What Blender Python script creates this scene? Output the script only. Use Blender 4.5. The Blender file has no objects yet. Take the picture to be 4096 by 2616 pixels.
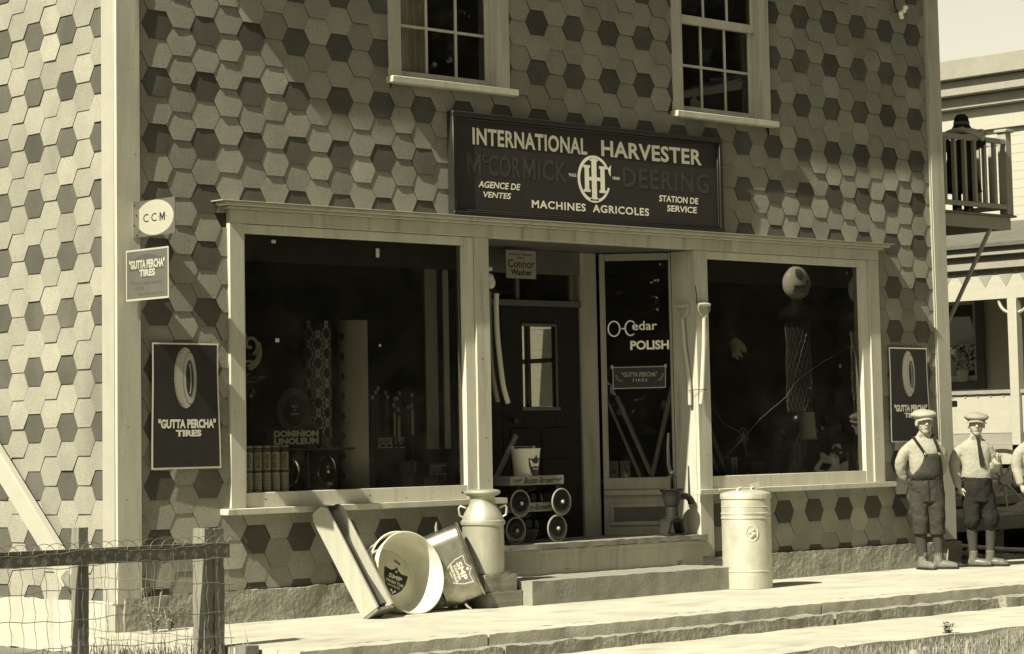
import bpy, math, random
from mathutils import Vector, Matrix, noise
random.seed(11)
R = math.radians
scene = bpy.context.scene
COL = scene.collection

# ------------------------------------------------------------------ camera
cam_d = bpy.data.cameras.new("camera")
cam_d.sensor_width = 36.0
cam_d.lens = 10025.7 / 4096 * 36.0
cam_d.shift_x = (2048 - 2219.8) / 4096
cam_d.shift_y = (823.1 - 1308.0) / 4096
cam_d.clip_end = 3000
cam = bpy.data.objects.new("camera", cam_d)
COL.objects.link(cam)
rx_ = Vector((0.71068993, -0.70319719, -0.02082168))
ux_ = Vector((-0.05171468, -0.0817369, 0.99531134))
fx_ = Vector((0.70160204, 0.70628096, 0.09445521))
cm = Matrix((rx_, ux_, -fx_)).transposed().to_4x4()
cm.translation = Vector((-10.0698, -14.4550, 1.2243))
cam.matrix_world = cm
scene.camera = cam

# ------------------------------------------------------------------ light
SUN = Vector((-0.98, -0.13, 1.0)).normalized()
elev = math.asin(SUN.z)
azim = math.atan2(SUN.x, SUN.y)
world = bpy.data.worlds.new("World")
scene.world = world
world.use_nodes = True
wn = world.node_tree.nodes
wl = world.node_tree.links
sky = wn.new("ShaderNodeTexSky")
sky.sky_type = 'NISHITA'
sky.sun_disc = False
sky.sun_elevation = elev
sky.sun_rotation = azim
sky.dust_density = 3.0
bw = wn.new("ShaderNodeSeparateColor")      # blue-sensitive plate: the sky turns pale
tint = wn.new("ShaderNodeMix")
tint.data_type = 'RGBA'
tint.blend_type = 'MULTIPLY'
tint.inputs[0].default_value = 1.0
tint.inputs[7].default_value = (1.0, 0.94, 0.745, 1)
wl.new(sky.outputs[0], bw.inputs[0])
wl.new(bw.outputs[2], tint.inputs[6])
# summer haze brightens the lowest band of the sky
stc = wn.new("ShaderNodeTexCoord")
sxyz = wn.new("ShaderNodeSeparateXYZ")
hzr = wn.new("ShaderNodeMapRange")
hzr.inputs[1].default_value = 0.0
hzr.inputs[2].default_value = 0.40
hzr.inputs[3].default_value = 2.3
hzr.inputs[4].default_value = 0.75
hmul = wn.new("ShaderNodeVectorMath")
hmul.operation = 'SCALE'
wl.new(stc.outputs["Generated"], sxyz.inputs[0])
wl.new(sxyz.outputs[2], hzr.inputs[0])
wl.new(tint.outputs[2], hmul.inputs[0])
wl.new(hzr.outputs[0], hmul.inputs["Scale"])
wl.new(hmul.outputs[0], wn["Background"].inputs[0])
wn["Background"].inputs[1].default_value = 0.05
sd = bpy.data.lights.new("sun", 'SUN')
sd.energy = 4.6
sd.angle = R(0.55)
sd.color = (1.0, 0.92, 0.755)
sun = bpy.data.objects.new("sun", sd)
sun.rotation_euler = SUN.to_track_quat('Z', 'Y').to_euler()
sun.location = (0, 0, 30)
COL.objects.link(sun)
vs = scene.view_settings
vs.view_transform = 'Standard'
vs.look = 'None'
vs.exposure = 1.1
vs.gamma = 1.0
scene.cycles.max_bounces = 8
scene.cycles.transparent_max_bounces = 12

# ------------------------------------------------------------------ materials
TINT = (1.0, 0.985, 0.80)
MATS = {}


def col(g):
    return (g * TINT[0], g * TINT[1], g * TINT[2], 1)


def mat(name, g, rough=0.75, metal=0.0, var=0.12, scale=(6, 6, 6), bump=0.0, bscale=80.0,
        speck=0.0, stain=0.0, attr=False, spec=0.4, vs2=None):
    """sepia-toned procedural material; g is the grey base value"""
    if name in MATS:
        return MATS[name]
    m = bpy.data.materials.new(name)
    m.use_nodes = True
    nt = m.node_tree
    N, L = nt.nodes, nt.links
    b = N["Principled BSDF"]
    b.inputs["Roughness"].default_value = rough
    b.inputs["Metallic"].default_value = metal
    b.inputs["Specular IOR Level"].default_value = spec
    tc = N.new("ShaderNodeTexCoord")
    mp = N.new("ShaderNodeMapping")
    mp.inputs[3].default_value = scale
    L.new(tc.outputs["Object"], mp.inputs[0])
    nz = N.new("ShaderNodeTexNoise")
    nz.inputs["Scale"].default_value = 1.0
    nz.inputs["Detail"].default_value = 8.0
    nz.inputs["Roughness"].default_value = 0.65
    L.new(mp.outputs[0], nz.inputs["Vector"])
    mr = N.new("ShaderNodeMapRange")
    mr.inputs[1].default_value = 0.3
    mr.inputs[2].default_value = 0.7
    mr.inputs[3].default_value = 1 - var
    mr.inputs[4].default_value = 1 + var
    L.new(nz.outputs[0], mr.inputs[0])
    val = mr.outputs[0]

    def mult(a, bsock):
        k = N.new("ShaderNodeMath")
        k.operation = 'MULTIPLY'
        L.new(a, k.inputs[0])
        L.new(bsock, k.inputs[1])
        return k.outputs[0]
    if speck:
        n2 = N.new("ShaderNodeTexNoise")
        n2.inputs["Scale"].default_value = 190.0
        n2.inputs["Detail"].default_value = 2.0
        L.new(tc.outputs["Object"], n2.inputs["Vector"])
        r2 = N.new("ShaderNodeMapRange")
        r2.inputs[1].default_value = 0.3
        r2.inputs[2].default_value = 0.7
        r2.inputs[3].default_value = 1 - speck
        r2.inputs[4].default_value = 1 + speck
        L.new(n2.outputs[0], r2.inputs[0])
        val = mult(val, r2.outputs[0])
    if stain:
        m3 = N.new("ShaderNodeMapping")
        m3.inputs[3].default_value = vs2 or (14, 14, 1.3)
        L.new(tc.outputs["Object"], m3.inputs[0])
        n3 = N.new("ShaderNodeTexNoise")
        n3.inputs["Scale"].default_value = 1.0
        n3.inputs["Detail"].default_value = 5.0
        L.new(m3.outputs[0], n3.inputs["Vector"])
        r3 = N.new("ShaderNodeMapRange")
        r3.inputs[1].default_value = 0.56
        r3.inputs[2].default_value = 0.78
        r3.inputs[3].default_value = 1.0
        r3.inputs[4].default_value = 1 - stain
        L.new(n3.outputs[0], r3.inputs[0])
        val = mult(val, r3.outputs[0])
    if attr:
        at = N.new("ShaderNodeAttribute")
        at.attribute_name = "tone"
        val = mult(val, at.outputs["Fac"])
    mx = N.new("ShaderNodeMix")
    mx.data_type = 'RGBA'
    mx.blend_type = 'MULTIPLY'
    mx.inputs[0].default_value = 1.0
    mx.inputs[6].default_value = col(g)
    L.new(val, mx.inputs[7])
    L.new(mx.outputs[2], b.inputs["Base Color"])
    if bump:
        nb = N.new("ShaderNodeTexNoise")
        nb.inputs["Scale"].default_value = bscale
        nb.inputs["Detail"].default_value = 6.0
        L.new(tc.outputs["Object"], nb.inputs["Vector"])
        bp = N.new("ShaderNodeBump")
        bp.inputs["Strength"].default_value = min(1.0, bump)
        bp.inputs["Distance"].default_value = 0.02 if bscale < 30 else 0.006
        L.new(nb.outputs[0], bp.inputs["Height"])
        L.new(bp.outputs[0], b.inputs["Normal"])
    MATS[name] = m
    return m


def glass_mat(name, dust=0.0, ior=1.5):
    m = bpy.data.materials.new(name)
    m.use_nodes = True
    N, L = m.node_tree.nodes, m.node_tree.links
    N.remove(N["Principled BSDF"])
    out = N["Material Output"]
    tr = N.new("ShaderNodeBsdfTransparent")
    tr.inputs[0].default_value = (0.96, 0.955, 0.92, 1)
    gl = N.new("ShaderNodeBsdfGlossy")
    gl.inputs["Roughness"].default_value = 0.0
    gl.inputs["Color"].default_value = (1, 0.98, 0.9, 1)
    fr = N.new("ShaderNodeFresnel")
    fr.inputs[0].default_value = ior
    mx = N.new("ShaderNodeMixShader")
    L.new(fr.outputs[0], mx.inputs[0])
    L.new(tr.outputs[0], mx.inputs[1])
    L.new(gl.outputs[0], mx.inputs[2])
    # faint ripple of old drawn glass
    tc = N.new("ShaderNodeTexCoord")
    nz = N.new("ShaderNodeTexNoise")
    nz.inputs["Scale"].default_value = 2.2
    L.new(tc.outputs["Object"], nz.inputs["Vector"])
    bp = N.new("ShaderNodeBump")
    bp.inputs["Strength"].default_value = 0.03
    bp.inputs["Distance"].default_value = 0.01
    L.new(nz.outputs[0], bp.inputs["Height"])
    L.new(bp.outputs[0], gl.inputs["Normal"])
    last = mx.outputs[0]
    if dust:
        df = N.new("ShaderNodeBsdfDiffuse")
        df.inputs[0].default_value = col(0.5)
        n2 = N.new("ShaderNodeTexNoise")
        n2.inputs["Scale"].default_value = 5.0
        n2.inputs["Detail"].default_value = 7.0
        L.new(tc.outputs["Object"], n2.inputs["Vector"])
        r2 = N.new("ShaderNodeMapRange")
        r2.inputs[1].default_value = 0.35
        r2.inputs[2].default_value = 0.8
        r2.inputs[3].default_value = dust * 0.3
        r2.inputs[4].default_value = dust
        L.new(n2.outputs[0], r2.inputs[0])
        m2 = N.new("ShaderNodeMixShader")
        L.new(r2.outputs[0], m2.inputs[0])
        L.new(last, m2.inputs[1])
        L.new(df.outputs[0], m2.inputs[2])
        last = m2.outputs[0]
    L.new(last, out.inputs[0])
    MATS[name] = m
    return m


PAINT = mat("trim_paint", 0.43, 0.6, var=0.14, scale=(7, 7, 1.2), stain=0.38, bump=0.15, bscale=60)
PAINT_SUN = mat("sunlit_trim_paint", 0.31, 0.5, var=0.06, scale=(6, 6, 6), stain=0.08)  # same trim paint, colour darkened to hold back glare on sunlit faces
FRAME_LT = mat("window_frame_paint", 0.52, 0.55, var=0.10, scale=(7, 7, 1.2), stain=0.25, bump=0.12, bscale=60)
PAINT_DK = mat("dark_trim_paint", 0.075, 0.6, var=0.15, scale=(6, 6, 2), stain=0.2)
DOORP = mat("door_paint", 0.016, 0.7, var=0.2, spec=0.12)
PAINT_SHADE = mat("shaded_trim_paint", 0.27, 0.65, var=0.14, scale=(7, 7, 1.2), stain=0.35, bump=0.15, bscale=60)  # same trim paint, with the entrance shade put into its colour
SH_L = mat("shingle_light", 0.245, 0.95, var=0.10, scale=(3, 3, 3), speck=0.30, attr=True, bump=0.6, bscale=160, spec=0.1, stain=0.28, vs2=(1.6, 1.6, .7))
SH_D = mat("shingle_dark", 0.082, 0.95, var=0.14, scale=(3, 3, 3), speck=0.30, attr=True, bump=0.6, bscale=160, spec=0.1, stain=-0.5, vs2=(1.9, 1.9, .8))
FELT = mat("tar_felt", 0.04, 0.95)
CONC = mat("sidewalk_concrete", 0.4, 0.9, var=0.18, scale=(2.1, 2.1, 2.1), speck=0.14, bump=0.35, bscale=45, stain=0.32, vs2=(2.2, 4.5, 1))
CONC_R = mat("rough_concrete", 0.24, 0.95, var=0.22, scale=(7, 7, 9), speck=0.14, bump=0.9, bscale=24, stain=0.35, vs2=(5, 5, 3))
CONC_F = mat("foundation_parging", 0.26, 0.95, var=0.25, scale=(5, 5, 8), speck=0.12, bump=0.9, bscale=22, stain=0.3, vs2=(3, 3, 3))
STONE = mat("step_concrete", 0.225, 0.95, var=0.16, scale=(6, 6, 6), speck=0.14, bump=0.4, bscale=40, stain=0.3, vs2=(6, 6, 6))
DIRT = mat("dirt", 0.13, 1.0, var=0.35, scale=(1.2, 1.2, 1.2), speck=0.25, bump=0.8, bscale=18, stain=0.3, vs2=(2.5, 2.5, 2.5))
DIRT_D = mat("dark_soil", 0.13, 1.0, var=0.4, scale=(5, 5, 5), speck=0.3, bump=0.9, bscale=25)
WOOD_N = mat("new_pine", 0.35, 0.6, var=0.10, scale=(18, 18, 1.5), stain=0.15, bump=0.08)
WOOD_G = mat("weathered_wood", 0.17, 0.85, var=0.30, scale=(40, 40, 3), stain=0.3, bump=0.5, bscale=50)
WOOD_X = mat("weathered_rail", 0.15, 0.85, var=0.25, scale=(2, 30, 40), stain=0.3, bump=0.4, bscale=50)
WOOD_M = mat("plank_wood", 0.21, 0.85, var=0.3, scale=(2.5, 25, 60), stain=0.35, bump=0.5, bscale=60)
FLOORW = mat("porch_boards", 0.20, 0.8, var=0.25, scale=(1.5, 22, 8), stain=0.3, bump=0.3)
GALV = mat("galvanized_steel", 0.5, 0.48, metal=0.35, var=0.18, scale=(7, 7, 5), speck=0.08, stain=0.35, vs2=(5, 5, 3), bump=0.06, bscale=20)
GALV_M = mat("galvanized_matte", 0.6, 0.6, metal=0.1, var=0.12, scale=(6, 6, 6), stain=0.2, vs2=(5, 5, 5), bump=0.05, bscale=20)
TINNED = mat("tinned_can", 0.40, 0.45, metal=0.45, var=0.16, scale=(9, 9, 4), stain=0.35, vs2=(7, 7, 2.5), bump=0.08, bscale=18)
COPPER = mat("polished_copper", 0.36, 0.38, metal=1.0, var=0.28, scale=(3, 14, 14), bump=0.05, bscale=8)
SHEET_D = mat("dark_sheet_metal", 0.16, 0.35, metal=0.8, var=0.25, scale=(9, 9, 2))
CHROME = mat("nickel_trim", 0.75, 0.12, metal=1.0, var=0.05)
BLACKG = mat("black_enamel", 0.012, 0.18, var=0.1, spec=0.5)
BLACK = mat("flat_black", 0.012, 0.7)
IRON = mat("cast_iron", 0.03, 0.5, metal=0.0, spec=0.3, var=0.2, scale=(20, 20, 20), bump=0.15, bscale=60)
IRON_L = mat("painted_iron", 0.018, 0.55, metal=0.0, spec=0.3, var=0.2, scale=(20, 20, 20), bump=0.2, bscale=50)
SIGN_D = mat("sign_enamel_dark", 0.030, 0.5, var=0.15, scale=(4, 4, 4), stain=0.2)
SIGN_F = mat("sign_frame_dark", 0.022, 0.35, var=0.1)
SIGN_W = mat("sign_lettering_cream", 0.8, 0.6, var=0.10, scale=(9, 9, 9))
SIGN_G = mat("sign_lettering_faded", 0.048, 0.6, var=0.15, scale=(9, 9, 9))
POST_D = mat("poster_ink_dark", 0.020, 0.55, var=0.3, scale=(4, 4, 4))
POST_T = mat("poster_ink_tan", 0.34, 0.6, var=0.08)
POST_M = mat("poster_ink_mid", 0.13, 0.6, var=0.08)
POST_W = mat("poster_paper", 0.62, 0.7, var=0.06)
POST_F = mat("poster_ink_faded", 0.035, 0.6)
TIN_M = mat("tin_sign_mid", 0.085, 0.5, var=0.1, scale=(5, 5, 5))
TIN_S = mat("tin_sign_dark", 0.06, 0.5)
WHITE = mat("white_enamel", 0.33, 0.35, var=0.05)
PAPER = mat("paper", 0.45, 0.8, var=0.06)
CARD_M = mat("brown_card", 0.13, 0.8, var=0.15)
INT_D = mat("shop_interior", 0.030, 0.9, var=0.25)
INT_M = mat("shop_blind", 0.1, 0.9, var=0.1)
LINO = mat("linoleum_back", 0.75, 0.6, var=0.1, scale=(8, 8, 1))
LINO_D = mat("linoleum_pattern_dark", 0.05, 0.5)
LINO_L = mat("linoleum_pattern_light", 0.75, 0.5)
HANDLE = mat("ash_handle", 0.42, 0.5, var=0.12, scale=(30, 30, 2))
HANDLE_D = mat("dark_handle", 0.16, 0.5, var=0.2, scale=(30, 30, 2))
SKIN = mat("skin", 0.33, 0.55, var=0.06, scale=(20, 20, 20))
SKIN_S = mat("skin_feature", 0.13, 0.6)
HAIR = mat("hair", 0.05, 0.7)
SHIRT = mat("cotton_shirt", 0.29, 0.9, var=0.06, scale=(14, 14, 14), bump=0.6, bscale=14, spec=0.1)
DENIM = mat("denim_overalls", 0.042, 0.9, var=0.22, scale=(12, 12, 20), bump=0.5, bscale=18, spec=0.1)
WOOLB = mat("wool_breeches", 0.019, 0.95, var=0.25, scale=(12, 12, 12), bump=0.5, bscale=20, spec=0.1)
SOCK = mat("knit_stocking", 0.05, 0.95, var=0.12, scale=(40, 40, 10), spec=0.1)
BOOT = mat("leather_boot", 0.14, 0.55, var=0.3, scale=(20, 20, 20), bump=0.3, bscale=50)
CAP_L = mat("light_tweed_cap", 0.3, 0.95, var=0.1, scale=(30, 30, 30), bump=0.3, bscale=60, spec=0.1)
CAP_M = mat("grey_tweed_cap", 0.25, 0.95, var=0.12, scale=(30, 30, 30), bump=0.3, bscale=60, spec=0.1)
CLOTH_D = mat("dark_cloth", 0.022, 0.95, var=0.2, spec=0.1)
HOUSE_W = mat("white_clapboard_paint", 0.36, 0.75, var=0.05, scale=(1, 3, 20), stain=0.08)
HOUSE_T = mat("house_trim_grey", 0.24, 0.75, var=0.1)
HOUSE_D = mat("house_trim_dark", 0.07, 0.75, var=0.1)
ROOF = mat("roof_shingles", 0.10, 0.95, var=0.2)
WIRE = mat("fence_wire", 0.17, 0.5, metal=0.4, var=0.15)
GRASS = mat("grass_blades", 0.24, 0.9, var=0.35, scale=(4, 4, 4), spec=0.1)
LEAF = mat("leaf", 0.016, 0.8, var=0.4, scale=(3, 3, 3), spec=0.2)
BARK = mat("bark", 0.03, 0.95, var=0.3, bump=0.6, bscale=12)
ROCK = mat("fieldstone", 0.26, 0.95, var=0.25, scale=(8, 8, 8), bump=0.6, bscale=14)
GLASS = glass_mat("shop_glass", dust=0.035, ior=1.85)
GLASS_U = glass_mat("upper_window_glass", dust=0.04, ior=1.6)
GLASS_D = glass_mat("dirty_door_glass", dust=0.10)
CURTAIN = mat("drawn_curtain", 0.8, 0.9, var=0.25, scale=(8, 8, 1))
FLOWER = mat("white_blossom", 0.75, 0.8, var=0.1)
SEALANT = mat("glass_fracture", 0.17, 0.5)
PORCELAIN = mat("porcelain", 0.9, 0.2)


# ------------------------------------------------------------------ mesh collector
class MB:
    def __init__(self):
        self.v, self.f, self.m, self.tone = [], [], [], None

    def add(self, vs_, fs, mi=0):
        o = len(self.v)
        self.v.extend([tuple(p) for p in vs_])
        self.f.extend([tuple(i + o for i in f) for f in fs])
        self.m.extend([mi] * len(fs))
        return self

    def box(self, x0, x1, y0, y1, z0, z1, mi=0):
        vs_ = [(x, y, z) for z in (z0, z1) for y in (y0, y1) for x in (x0, x1)]
        fs = [(0, 2, 3, 1), (4, 5, 7, 6), (0, 1, 5, 4), (1, 3, 7, 5), (3, 2, 6, 7), (2, 0, 4, 6)]
        return self.add(vs_, fs, mi)

    def obox(self, c, ax, ay, az, mi=0):
        """box at c with half-extent vectors"""
        c, ax, ay, az = Vector(c), Vector(ax), Vector(ay), Vector(az)
        vs_ = [c + ax * i + ay * j + az * k for k in (-1, 1) for j in (-1, 1) for i in (-1, 1)]
        fs = [(0, 2, 3, 1), (4, 5, 7, 6), (0, 1, 5, 4), (1, 3, 7, 5), (3, 2, 6, 7), (2, 0, 4, 6)]
        if ax.cross(ay).dot(az) < 0:
            fs = [f[::-1] for f in fs]
        return self.add(vs_, fs, mi)

    def beam(self, a, b, w, t, up=(0, 0, 1), mi=0):
        a, b = Vector(a), Vector(b)
        d = (b - a)
        u = Vector(up)
        s = d.cross(u)
        if s.length < 1e-6:
            s = d.cross(Vector((1, 0, 0)))
        s.normalize()
        n = s.cross(d).normalized()
        return self.obox((a + b) / 2, d / 2, s * (w / 2), n * (t / 2), mi)

    def tube(self, pts, r, n=8, mi=0, cap=True, closed=False):
        pts = [Vector(p) for p in pts]
        k = len(pts)
        rs = r if isinstance(r, (list, tuple)) else [r] * k
        vs_, fs = [], []
        prev = None
        for i, p in enumerate(pts):
            if closed:
                d = pts[(i + 1) % k] - pts[i - 1]
            else:
                d = pts[min(i + 1, k - 1)] - pts[max(i - 1, 0)]
            d.normalize()
            if prev is None:
                a = d.cross(Vector((0, 0, 1)))
                if a.length < 0.1:
                    a = d.cross(Vector((1, 0, 0)))
            else:
                a = prev - d * prev.dot(d)
            a.normalize()
            prev = a
            b = d.cross(a)
            for j in range(n):
                t = 2 * math.pi * j / n
                vs_.append(p + (a * math.cos(t) + b * math.sin(t)) * rs[i])
        for i in range(k if closed else k - 1):
            for j in range(n):
                i2 = (i + 1) % k
                fs.append((i * n + j, i * n + (j + 1) % n, i2 * n + (j + 1) % n, i2 * n + j))
        if cap and not closed:
            fs.append(tuple(range(n))[::-1])
            fs.append(tuple((k - 1) * n + j for j in range(n)))
        return self.add(vs_, fs, mi)

    def lathe(self, prof, c=(0, 0, 0), n=24, axis=(0, 0, 1), mi=0, sx=1.0, sy=1.0, xdir=None):
        """prof: list of (r, h) along axis"""
        az = Vector(axis).normalized()
        ax = Vector(xdir) if xdir else az.cross(Vector((0, 1, 0)) if abs(az.y) < 0.9 else Vector((1, 0, 0)))
        ax.normalize()
        ay = az.cross(ax)
        c = Vector(c)
        vs_, fs = [], []
        for r, h in prof:
            for j in range(n):
                t = 2 * math.pi * j / n
                vs_.append(c + az * h + (ax * math.cos(t) * sx + ay * math.sin(t) * sy) * max(r, 1e-5))
        for i in range(len(prof) - 1):
            for j in range(n):
                fs.append((i * n + j, i * n + (j + 1) % n, (i + 1) * n + (j + 1) % n, (i + 1) * n + j))
        return self.add(vs_, fs, mi)

    def prism(self, poly, o, ux, uy, depth, mi=0):
        """polygon (2-D list) extruded from plane o,ux,uy by -normal*depth; front at o"""
        o, ux, uy = Vector(o), Vector(ux), Vector(uy)
        n = ux.cross(uy).normalized()
        k = len(poly)
        fr = [o + ux * x + uy * y for x, y in poly]
        bk = [p - n * depth for p in fr]
        fs = [tuple(range(k)), tuple(range(k, 2 * k))[::-1]]
        for i in range(k):
            j = (i + 1) % k
            fs.append((i, i + k, j + k, j))
        return self.add(fr + bk, fs, mi)

    def ring(self, outer, inner, o, ux, uy, depth, mi=0):
        """closed band between two equal-length 2-D outlines, extruded"""
        o, ux, uy = Vector(o), Vector(ux), Vector(uy)
        n = ux.cross(uy).normalized()
        k = len(outer)
        P = lambda q: o + ux * q[0] + uy * q[1]
        A = [P(q) for q in outer]
        B = [P(q) for q in inner]
        vs_ = A + B + [p - n * depth for p in A] + [p - n * depth for p in B]
        fs = []
        for i in range(k):
            j = (i + 1) % k
            fs += [(i, j, k + j, k + i), (i, 2 * k + i, 2 * k + j, j), (k + i, k + j, 3 * k + j, 3 * k + i)]
        return self.add(vs_, fs, mi)

    def ball(self, c, r, n=12, m=8, mi=0):
        rr = r if isinstance(r, (list, tuple)) else (r, r, r)
        c = Vector(c)
        vs_ = [c + Vector((0, 0, rr[2]))]
        for i in range(1, m):
            a = math.pi * i / m
            for j in range(n):
                t = 2 * math.pi * j / n
                vs_.append(c + Vector((rr[0] * math.sin(a) * math.cos(t), rr[1] * math.sin(a) * math.sin(t), rr[2] * math.cos(a))))
        vs_.append(c - Vector((0, 0, rr[2])))
        fs = [(0, 1 + j, 1 + (j + 1) % n) for j in range(n)]
        for i in range(m - 2):
            for j in range(n):
                fs.append((1 + i * n + j, 1 + (i + 1) * n + j, 1 + (i + 1) * n + (j + 1) % n, 1 + i * n + (j + 1) % n))
        e = len(vs_) - 1
        fs += [(e, 1 + (m - 2) * n + (j + 1) % n, 1 + (m - 2) * n + j) for j in range(n)]
        return self.add(vs_, fs, mi)

    def loft(self, secs, n=16, mi=0):
        """secs: (x, y, z, rx, ry[, yaw]) horizontal ellipses stacked upward"""
        vs_, fs = [], []
        for s in secs:
            x, y, z, a, b = s[:5]
            w = s[5] if len(s) > 5 else 0
            for j in range(n):
                t = 2 * math.pi * j / n
                px, py = a * math.cos(t), b * math.sin(t)
                vs_.append((x + px * math.cos(w) - py * math.sin(w), y + px * math.sin(w) + py * math.cos(w), z))
        k = len(secs)
        for i in range(k - 1):
            for j in range(n):
                fs.append((i * n + j, i * n + (j + 1) % n, (i + 1) * n + (j + 1) % n, (i + 1) * n + j))
        if secs[0][2] < secs[-1][2]:
            fs.append(tuple(range(n))[::-1])
            fs.append(tuple((k - 1) * n + j for j in range(n)))
        else:
            fs = [f[::-1] for f in fs]
            fs.append(tuple(range(n)))
            fs.append(tuple((k - 1) * n + j for j in range(n))[::-1])
        return self.add(vs_, fs, mi)

    def xform(self, M):
        self.v = [tuple(M @ Vector(p)) for p in self.v]
        return self


WLOC = {}


def build(name, mb, mats, parent=None, local=False, smooth=True, bevel=0.0, angle=38, remesh=0.0, sub=0, smooth_it=0):
    """link the collector as ONE mesh object; world coordinates unless local=True"""
    if not isinstance(mats, (list, tuple)):
        mats = [mats]
    off = Vector((0, 0, 0))
    if parent is not None and not local:
        off = WLOC.get(parent.name, Vector((0, 0, 0)))
    base = Vector((0, 0, 0))
    if parent is None and not local and mb.v:
        xs = [p[0] for p in mb.v]
        ys = [p[1] for p in mb.v]
        base = Vector(((min(xs) + max(xs)) / 2, (min(ys) + max(ys)) / 2, min(p[2] for p in mb.v)))
        off = base
    me = bpy.data.meshes.new(name)
    me.from_pydata([(p[0] - off.x, p[1] - off.y, p[2] - off.z) for p in mb.v], [], mb.f)
    for m in mats:
        me.materials.append(m)
    me.polygons.foreach_set("material_index", mb.m)
    me.polygons.foreach_set("use_smooth", [smooth] * len(mb.f))
    if smooth:
        me.set_sharp_from_angle(angle=R(angle))
    if mb.tone:
        a = me.attributes.new("tone", 'FLOAT', 'POINT')
        a.data.foreach_set("value", mb.tone)
    me.update()
    o = bpy.data.objects.new(name, me)
    COL.objects.link(o)
    if parent is not None:
        o.parent = parent
        WLOC[o.name] = off
    else:
        o.location = base
        WLOC[o.name] = base
    if remesh:
        r = o.modifiers.new("voxel", 'REMESH')
        r.mode = 'VOXEL'
        r.voxel_size = remesh
        r.use_smooth_shade = True
        if smooth_it:
            s = o.modifiers.new("smooth", 'SMOOTH')
            s.iterations = smooth_it
            s.factor = 0.5
    if bevel:
        b = o.modifiers.new("bevel", 'BEVEL')
        b.width = bevel
        b.segments = 1
        b.limit_method = 'ANGLE'
        b.angle_limit = R(40)
    if sub:
        s = o.modifiers.new("sub", 'SUBSURF')
        s.levels = s.render_levels = sub
    return o


def tag(o, label=None, cat=None, group=None, kind=None):
    if label:
        o["label"] = label
    if cat:
        o["category"] = cat
    if group:
        o["group"] = group
    if kind:
        o["kind"] = kind
    return o


def thing(name, label, cat, loc=(0, 0, 0), rz=0.0, group=None):
    o = bpy.data.objects.new(name, None)
    o.empty_display_size = 0.1
    o.location = loc
    o.rotation_euler = (0, 0, rz)
    COL.objects.link(o)
    WLOC[o.name] = Vector(loc)
    return tag(o, label, cat, group)


def struct(name, mb, m, **k):
    return tag(build(name, mb, m, **k), kind="structure")


def copy_tree(o, parent=None):
    c = o.copy()
    COL.objects.link(c)
    if parent is not None:
        c.parent = parent
    WLOC[c.name] = WLOC.get(o.name, Vector((0, 0, 0)))
    for ch in list(o.children):
        copy_tree(ch, c)
    return c


def clone(o, loc, rz, label):
    c = copy_tree(o)
    c.location = loc
    c.rotation_euler = (0, 0, rz)
    c["label"] = label
    return c


# ------------------------------------------------------------------ lettering
_TC = {}


def glyphs(s, weight=0.0, shear=0.0, spacing=1.0):
    key = (s, weight, shear, spacing)
    if s == "M":                                    # drawn by hand: the stock outline folds over when emboldened
        t = .2
        V = [(-.5, -.5), (-.5 + t, -.5), (-.5 + t, .12), (0, -.5), (0, -.12), (.5 - t, .12), (.5 - t, -.5), (.5, -.5), (.5, .5), (.5 - t, .5), (0, -.02), (-.5 + t, .5), (-.5, .5)]
        return V, [(0, 1, 2, 11, 12), (2, 3, 4), (2, 4, 10, 11), (3, 5, 4), (4, 5, 9, 10), (5, 6, 7, 8, 9)]
    if key in _TC:
        return _TC[key]
    cu = bpy.data.curves.new("lettering", 'FONT')
    cu.body = s
    cu.size = 1.0
    cu.offset = weight
    cu.shear = shear
    cu.space_character = spacing
    cu.resolution_u = 3
    ob = bpy.data.objects.new("lettering", cu)
    COL.objects.link(ob)
    dg = bpy.context.evaluated_depsgraph_get()
    me = bpy.data.meshes.new_from_object(ob.evaluated_get(dg))
    V = [(v.co.x, v.co.y) for v in me.vertices]
    F = [tuple(p.vertices) for p in me.polygons]
    nrm = [p.normal.z for p in me.polygons]
    F = [f if z >= 0 else f[::-1] for f, z in zip(F, nrm)]
    bpy.data.objects.remove(ob)
    bpy.data.curves.remove(cu)
    bpy.data.meshes.remove(me)
    x0, x1 = min(v[0] for v in V), max(v[0] for v in V)
    y0, y1 = min(v[1] for v in V), max(v[1] for v in V)
    V = [((x - x0) / (x1 - x0) - 0.5, (y - y0) / max(y1 - y0, 1e-6) - 0.5) for x, y in V]
    _TC[key] = (V, F)
    return V, F


def text(mb, s, o, ux, uy, w, h, mi=0, weight=0.02, shear=0.0, lift=0.0, bend=None, slant=0.0, spacing=1.0):
    """letters fitted to a w x h box centred at o in plane ux,uy"""
    V, F = glyphs(s, weight, shear, spacing)
    o, ux, uy = Vector(o), Vector(ux), Vector(uy)
    n = ux.cross(uy).normalized()
    pts = []
    for x, y in V:
        if bend:                                   # lettering round a circle of radius bend[0], centre at o
            r0, a0, span, flip = bend
            a = a0 - flip * x * span
            rr = r0 + flip * y * h
            pts.append(o + ux * (rr * math.cos(a)) + uy * (rr * math.sin(a)) + n * lift)
        else:
            pts.append(o + ux * (x * w) + uy * (y * h + x * w * slant) + n * lift)
    mb.add(pts, F, mi)


def ellipse(cx, cy, a, b, n=32, t0=0.0, t1=2 * math.pi):
    return [(cx + a * math.cos(t0 + (t1 - t0) * i / n), cy + b * math.sin(t0 + (t1 - t0) * i / n)) for i in range(n)]


X, Y, Z = Vector((1, 0, 0)), Vector((0, 1, 0)), Vector((0, 0, 1))


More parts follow.
